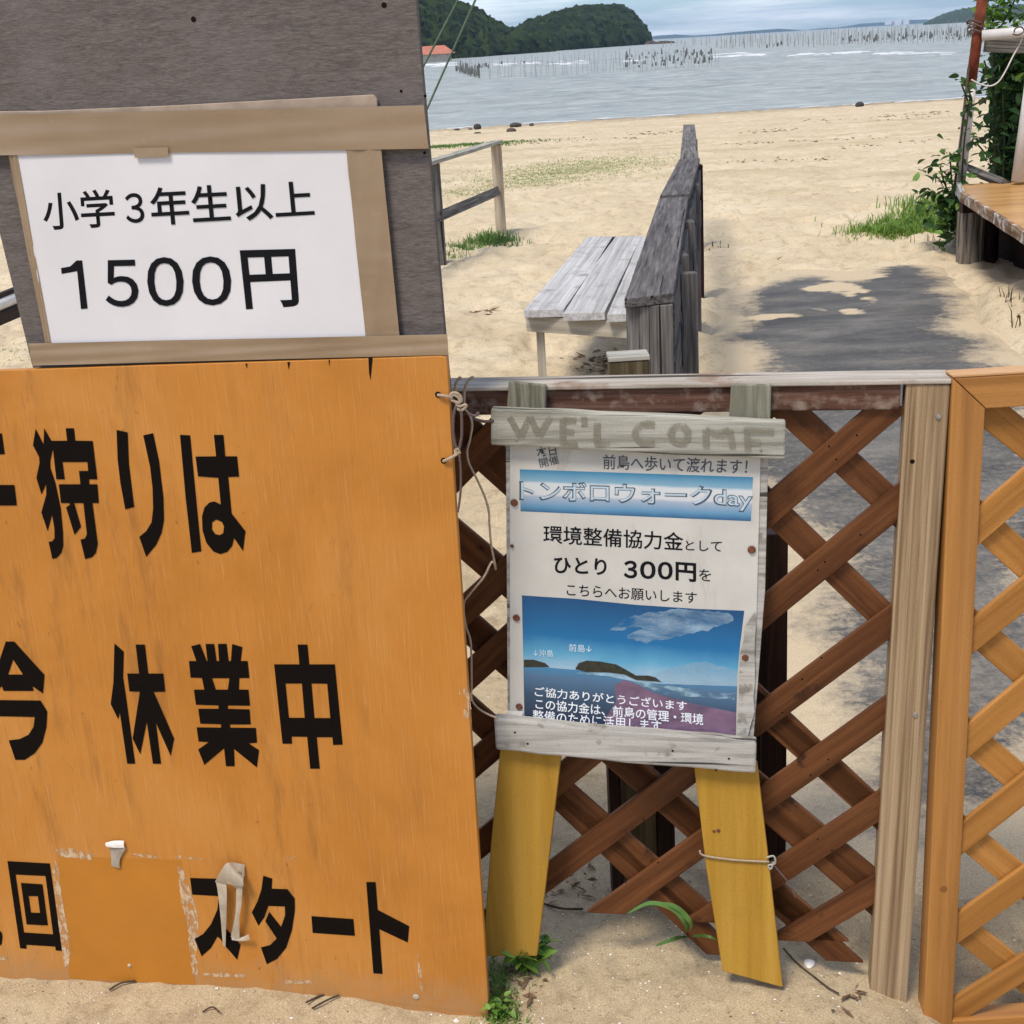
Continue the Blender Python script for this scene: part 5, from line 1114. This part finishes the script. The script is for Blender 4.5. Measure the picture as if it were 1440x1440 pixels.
M_['p_isl'] = plain('printed_island', (0.025, 0.028, 0.022), 0.2, 0.5, .5, 90); M_['p_cloud'] = plain('printed_cloud', (0.32, 0.47, 0.60), 0.2, 0.5, .25, 30); M_['p_haze'] = plain('printed_haze', (0.34, 0.50, 0.62), 0.2, .5, .15, 20)
M_['p_pink'] = plain('printed_pink_sand', (0.19, 0.115, 0.19), 0.2, 0.5, .25, 25); M_['p_surf'] = plain('printed_surf', (0.26, 0.42, 0.52), 0.2, 0.5, .4, 60)
soft_alpha(M_['p_cloud'], 24, 0.38, 0.68, 0.8); soft_alpha(M_['p_haze'], 12, 0.3, 0.62, 0.55); soft_alpha(M_['p_surf'], 60, 0.4, 0.6, 0.9); soft_alpha(M_['p_pink'], 22, 0.2, 0.5, 0.9)
flat('picture_islands', PSx, [[(132,388),(180,388),(240,405),(262,425),(132,425)], [(392,435),(410,405),(450,393),(520,397),(600,412),(660,445),(700,468),(760,468),(800,478),(828,500),(700,490),(640,462),(560,452),(450,450)]], M_['p_isl'], ws, 0.0008, tr=K8)
flat('picture_clouds', PSx, [jag([(570,235),(640,180),(760,150),(900,132),(1170,148),(1198,190),(1060,240),(900,272),(760,300),(660,285),(650,262),(740,230),(700,222),(620,240)], 6)], M_['p_cloud'], ws, 0.0004, tr=K8)
flat('picture_horizon_glow', PSx, [jag([(830,508),(760,470),(900,420),(1050,400),(1212,440),(1212,522)], 5)], M_['p_haze'], ws, 0.00035, tr=K8)
flat('picture_sandbar', PSx, [[(640,490),(690,505),(800,560),(1000,612),(1205,655),(1205,790),(900,770),(560,740),(540,690),(600,600),(590,520)]], M_['p_pink'], ws, 0.0006, tr=K8)
flat('picture_surf', PSx, [jag([(680,500),(760,500),(1000,545),(1205,560),(1205,590),(1000,575),(830,560)], 4), jag([(400,450),(640,465),(650,480),(560,470),(400,458)], 3)], M_['p_surf'], ws, 0.0007, tr=K8)
text('↓沖島', PS, [(750,913),(778,914),(778,924),(750,923)], 0.0009, M_['ink_blue'], ws, 0.006)
text('前島↓', PS, [(800,905),(832,907),(832,918),(800,916)], 0.0009, M_['ink_blue'], ws, 0.006)
text('ご協力ありがとうございます', PS, [(752,965),(966,986),(966,1000),(752,979)], 0.0009, M_['ink_white'], ws, 0.010)
text('この協力金は、前島の管理・環境', PS, [(753,982),(989,1004),(989,1020),(753,997)], 0.0009, M_['ink_white'], ws, 0.010)
text('整備のために活用します', PS, [(749,998),(930,1013),(930,1030),(749,1014)], 0.0009, M_['ink_white'], ws, 0.006)
flat('torn_edge', PS, [jag([(1048,880),(1062,860),(1060,1000),(1050,1044),(1036,1040),(1038,960),(1042,920)], 1.5)], M_['driftwood_white'], ws, 0.0018)
flat('torn_edge', PS, [jag([(714,1000),(735,1000),(733,1014),(716,1011)], 1)], M_['shell'], ws, 0.0018)
for (x, y, r) in ((723, 707, .0058), (726, 869, .0056), (730, 994, .0056), (1057, 773, .0062), (1048, 925, .0056), (720, 768, .003)): disc('nail_head', PS, x, y, r, 0.0018, M_['rust'], ws, 0.002)
for (x, y, o_) in ((726, 618, .0205), (1070, 633, .0205), (740, 595, .0205)): disc('nail_head', PS, x, y, .0022, o_, M_['steel'], ws, 0.001)
for (x, y) in ((724, 1030), (742, 1046), (1025, 1067), (1007, 1083), (946, 1056)): disc('nail_hole', PS, x, y, .0018, 0.0223, M_['hole'], ws, 0.0006)
disc('nail_head', PS, 1010, 1168, .0032, 0.0005, M_['rust'], ws, 0.0015); disc('nail_head', PS, 1004, 1169, .0026, 0.0005, M_['rust'], ws, 0.0012)

# ropes
def R3(pl, pts, off): return [pl.world(*pl.uv(x, y, o_ if (o_ := (p_[2] if len(p_) > 2 else off)) is not None else off), (p_[2] if len(p_) > 2 else off)) for p_ in pts for x, y in [p_[:2]]]
Z3 = crop(600, 520, 7.2)
def rp_(pts, Y=1.896):
    out_ = []
    for p_ in pts:
        x, y = Z3(p_[0], p_[1]); out_.append(aty(x, y, Y if len(p_) < 3 or p_[2] < 1 else p_[2]))
    return out_
rope = empty('tie_rope', PB.world(*PB.uv(640, 560), 0.01), 'thin jute rope tying the orange board to the brown gate, with trailing ends', 'rope')
r0 = 0.0022
hole1 = PB.world(*PB.uv(616, 555), 0.002); hole2 = PB.world(*PB.uv(624, 648), 0.002)
tube('strand', [hole1]+rp_([(190,265,1.893),(260,285)]), r0, M_['twine'], rope, 7)
tube('strand', rp_([(235,265),(260,235),(310,240),(345,275),(350,320),(310,330),(260,310),(240,280),(270,255),(320,280),(335,330),(300,345),(330,370),(390,355),(400,370),(370,400),(340,410),(310,390)]), r0, M_['twine'], rope, 7)
tube('strand', rp_([(290,250),(290,160),(310,110),(335,80),(350,95)], 1.99), r0, M_['twine'], rope, 7)
tube('strand', rp_([(380,350),(380,230),(400,150),(430,100),(465,75),(470,95)], 1.99), r0, M_['twine'], rope, 7)
tube('strand', rp_([(300,370),(275,450),(268,600),(285,740),(315,820)]), r0, M_['twine_dark'], rope, 7)
tube('strand', rp_([(340,380),(355,480),(355,650),(340,760),(320,820)]), r0, M_['twine_dark'], rope, 7)
tube('strand', [hole2]+rp_([(230,900,1.893),(310,850),(325,810),(300,800),(310,850),(340,830)]), r0*1.1, M_['twine'], rope, 7)
tube('strand', rp_([(330,860),(345,1000),(345,1200),(330,1350),(315,1440)]), r0*0.8, M_['twine_dark'], rope, 6)
tube('strand', rp_([(390,400),(440,470),(460,560),(440,700),(410,830),(430,950),(500,1090),(590,1290),(630,1440),(635,1560),(655,1780),(700,2020)], 1.97)+
     [aty(x, y, 1.94) for x, y in ((692,790),(680,812),(660,836),(652,850),(655,880),(662,905),(663,960),(664,985),(678,1000),(700,1010))], r0*0.8, M_['twine'], rope, 6)
tube('strand', rp_([(420,440),(480,465),(530,445),(500,440)]), r0, M_['twine_dark'], rope, 6); tube('strand', rp_([(450,490),(520,510),(600,525),(680,515)], 1.99), r0*1.2, M_['twine_dark'], rope, 6)
lt = empty('leg_twine', PS.world(*PS.uv(1085, 1210), 0.004), 'thin twine tied round the right yellow leg of the welcome sign', 'twine')
tw = lambda pts, o_: [PS.world(*PS.uv(x, y, o_), o_) for x, y in pts]
tube('strand', tw([(984,1196),(990,1203),(1030,1209),(1082,1212)], 0.003), 0.0018, M_['twine'], lt, 6)
tube('strand', tw([(1078,1206),(1088,1204),(1090,1214),(1080,1217),(1084,1222),(1088,1212)], 0.004), 0.0016, M_['driftwood'], lt, 6)
tube('strand', tw([(1084,1212),(1098,1228),(1112,1246),(1118,1262)], 0.002), 0.0013, M_['twine_dark'], lt, 6)

# ================================================================== SMALL THINGS ON THE SAND
def weed(label, px, py, n, h, spread, lm=LB, s=(0.35, 0.7)):
    c = atz(px, py, 0); c.z = gz(c.x, c.y); e = empty('weed', c, label, 'plant')
    for i in range(max(4, n//6)):
        a = random.random()*6.28; d = Vector((math.cos(a), math.sin(a), 0))*random.uniform(.2, 1)*spread; hh = h*random.uniform(.5, 1)
        pts = [c+Vector((0, 0, -.01))+d*.2, c+d*.5+Vector((0, 0, hh*.6)), c+d+Vector((0, 0, hh))]; V, Fc = tube_geo([p-c for p in pts], 0.0012, 4); meshobj('stem', V, Fc, M_['stem'], e, M=Matrix.Translation(c))
        for j in range(6):
            t_ = random.uniform(.3, 1); p = c+d*t_+Vector((0, 0, hh*t_)); leaf(lm, p, random.uniform(*s), e)
    return e
weed('small leafy green weed growing at the foot of the left yellow leg', 738, 1362, 120, 0.07, 0.05, s=(0.22, 0.45))
weed('low green weed at the bottom corner of the orange board', 700, 1420, 70, 0.035, 0.03, s=(0.12, 0.26))
blades('moss', [(700, 1395, .012, .04, 260, .018, .0016), (712, 1370, .02, .02, 160, .016, .0016), (705, 1428, .02, .03, 300, .02, .0018)], 'tiny green sprouts along the right end of the orange board', M_['leaf_bright'])
gt = empty('grass_tuft', atz(955, 1320, 0), 'few long curved grass blades under the welcome sign', 'plant')
def blade(pts, wd, mat=None):
    P = smoothpts(pts, 5); V = []; Fc = []; o0 = P[0].copy()
    for i, p in enumerate(P):
        d = (P[min(i+1, len(P)-1)]-P[max(i-1, 0)]).normalized(); sdv = d.cross(Vector((0, -0.8, 0.6))).normalized()*wd*(1-(abs(i/(len(P)-1)-.45)*1.7)**2*.9); V += [p-sdv-o0, p+sdv-o0+Vector((0, 0, .001))]
    for i in range(len(P)-1): a = i*2; Fc.append((a, a+2, a+3, a+1))
    meshobj('blade', V, Fc, mat or M_['grass'], gt, True, Matrix.Translation(o0))
gb0 = atz(960, 1318, 0)
blade([gb0, aty(966,1305,1.915), aty(948,1280,1.90), aty(915,1270,1.90), aty(884,1284,1.90)], .0035)
blade([gb0, aty(972,1305,1.915), aty(962,1285,1.90), aty(940,1272,1.90), aty(905,1274,1.905)], .0035)
blade([gb0, aty(950,1320,1.93), aty(922,1330,1.92)], .003); blade([gb0, aty(990,1316,1.93), aty(1008,1322,1.92)], .003)
# shell, shell grit, pebbles
c = atz(1138, 1350, 0); c.z = gz(c.x, c.y)
bm = bmesh.new(); bmesh.ops.create_uvsphere(bm, u_segments=16, v_segments=8, radius=1)
for v in bm.verts: v.co = Vector((v.co.x*.0095*(1+.25*v.co.y), v.co.y*.0125, max(v.co.z, -.1)*.005))
tag(bm_to_obj('shell', bm, M_['shell'], None, Matrix.Translation(c+Vector((0, 0, .002))) @ Matrix.Rotation(-.3, 4, 'Z'), True), 'white oval shell lying on the sand right of the yellow leg', 'shell')
def grit(name, n, sizes, mat, label, yr=(1.45, 4.2), dens=1.6):
    V = []; Fc = []; xs = []; 
    for i in range(n):
        y = yr[0]+(yr[1]-yr[0])*random.random()**dens; x = random.uniform(-0.62*y, 0.55*y); xs.append((x, y))
    A2 = np.array(xs); Z = ground(A2[:, 0], A2[:, 1]); dd_ = sdist(A2[:, 0], A2[:, 1], path_w)
    for (x, y), z in zip(xs, Z):
        r = random.uniform(*sizes)*random.choice((.6, .8, 1, 1.3)); k = len(V); a = random.random()*6; z = max(z, 0.0 if False else z)
        pts = [(math.cos(a+j*1.57)*r*random.uniform(.6, 1.2), math.sin(a+j*1.57)*r*random.uniform(.5, 1.1), random.uniform(-.2, .2)*r) for j in range(4)]+[(0, 0, r*random.uniform(.35, .8))]
        V += [(x+p[0], y+p[1], z+p[2]+.0003) for p in pts]; Fc += [(k, k+1, k+4), (k+1, k+2, k+4), (k+2, k+3, k+4), (k+3, k, k+4)]
    o = meshobj(name, V, Fc, mat); return tag(o, label, None, None, 'stuff')
grit('shell_grit', 5200, (.0009, .0030), M_['shell'], 'pale crushed shell scattered in the near sand')
grit('shell_grit', 60, (.003, .006), M_['shell'], 'larger pale shell pieces scattered in the near sand', (1.5, 3.5))
grit('pebble_grit', 9000, (.0008, .0024), plain('tan_grain', (0.30, 0.22, 0.14), .9, .1, .4, 300), 'tan grains and tiny pebbles in the near sand')
grit('dark_grit', 2400, (.0008, .0026), M_['twig'], 'dark plant crumbs scattered over the sand', (1.5, 7), 1.3)
def twig(pts, r, label, mat=None):
    P = []
    for (x, y) in pts: p = atz(x, y, 0); p.z = gz(p.x, p.y)+r*1.5+random.uniform(0, .006); P.append(p)
    o = tube('twig', P, r, mat or M_['twig'], None, 5); return tag(o, label, 'twig')
twig([(1102,1333),(1120,1352),(1145,1375),(1165,1393),(1180,1398)], .0016, 'long thin twig on the sand right of the yellow leg')
twig([(762,1275),(790,1280),(820,1279)], .0022, 'dark twig on the sand behind the left yellow leg')
twig([(432,1421),(450,1410),(470,1405)], .0018, 'upper of two dark twigs on the sand below the last katakana letter')
twig([(440,1427),(462,1418),(478,1412)], .0018, 'lower of two dark twigs on the sand below the last katakana letter')
twig([(155,1400),(172,1392),(192,1391)], .0018, 'dark twig on the sand below the numeral gap at left')
twig([(286,1432),(300,1427),(310,1436)], .0014, 'bent brown twig at the bottom edge left of centre')
def litter(px, py, n, spread, label, sz=.02):
    V = []; Fc = []; c = atz(px, py, 0)
    for i in range(n):
        x = c.x+random.gauss(0, spread); y = c.y+random.gauss(0, spread); p = Vector((x, y, gz(x, y)+.004)); a = random.random()*6.28; L2 = sz*random.uniform(.4, 1.4); d = Vector((math.cos(a), math.sin(a), random.uniform(-.1, .5)))*L2; s_ = Vector((-math.sin(a), math.cos(a), random.uniform(-.3, .3)))*L2*random.uniform(.1, .4); k = len(V)
        V += [p-d, p+s_+Vector((0, 0, .004)), p+d, p-s_]; Fc.append((k, k+1, k+2, k+3))
    o = meshobj('leaf_litter', V, Fc, M_['dry_leaf']); return tag(o, label, None, None, 'stuff')
litter(862, 505, 170, .10, 'dark dry litter under the bench end', .03); litter(1400, 500, 26, .25, 'dark scraps on the sand bank at right', .03)
litter(680, 440, 8, .04, 'dry leaves on the sand left of the bench', .04); litter(800, 1245, 22, .04, 'dry litter behind the left yellow leg', .012)
litter(720, 1385, 26, .03, 'dry litter by the weed at the orange board corner', .012); litter(1190, 1400, 10, .03, 'dry bits right of the yellow leg', .012); litter(1100, 400, 14, .8, 'scattered dark scraps on the middle beach', .03)

def drift(lines, n, label):
    V = []; Fc = []
    for i in range(n):
        x0, y0, x1, y1 = random.choice(lines); t_ = random.random(); px = x0+(x1-x0)*t_; py = y0+(y1-y0)*t_+random.gauss(0, 1.3); p = atz(px, py, 0)
        if p.y > 13: p = atz(px, py, -(p.y-13)*0.022)
        p.z = gz(p.x, p.y)+.004; a = random.gauss(0, .5); L2 = random.uniform(.008, .035)*p.y/16; d = Vector((math.cos(a), math.sin(a), 0))*L2; s_ = Vector((-math.sin(a), math.cos(a), 0.3))*L2*random.uniform(.1, .35); k = len(V)
        V += [p-d, p+s_+Vector((0, 0, .01)), p+d, p-s_]; Fc.append((k, k+1, k+2, k+3))
    o = meshobj('drift_line', V, Fc, M_['dry_leaf']); return tag(o, label, None, None, 'stuff')
drift([(1040,176,1120,168),(1130,158,1345,147),(1230,150,1345,143),(1010,195,1260,186),(1180,200,1340,188),(740,190,900,182),(880,178,960,172),(1000,225,1180,215)], 330, 'broken dark line of dry weed washed up across the upper beach')
# ------------------------------------------------------------------ air
bm = bmesh.new(); bmesh.ops.create_cube(bm, size=1)
hz = bm_to_obj('haze', bm, None, None, Matrix.Translation((0, 4300, 60)) @ Matrix.Diagonal((12000, 9400, 130, 1)))
hm = bpy.data.materials.new('air'); hm.use_nodes = True; hm.node_tree.nodes.clear()
ho = hm.node_tree.nodes.new('ShaderNodeOutputMaterial'); hv = hm.node_tree.nodes.new('ShaderNodeVolumePrincipled'); hv.inputs['Density'].default_value = 0.00012; hv.inputs['Color'].default_value = (0.50, 0.72, 1.0, 1); hv.inputs['Anisotropy'].default_value = 0.2
hm.node_tree.links.new(hv.outputs[0], ho.inputs['Volume']); hz.data.materials.append(hm); tag(hz, 'thin sea haze', None, None, 'stuff')
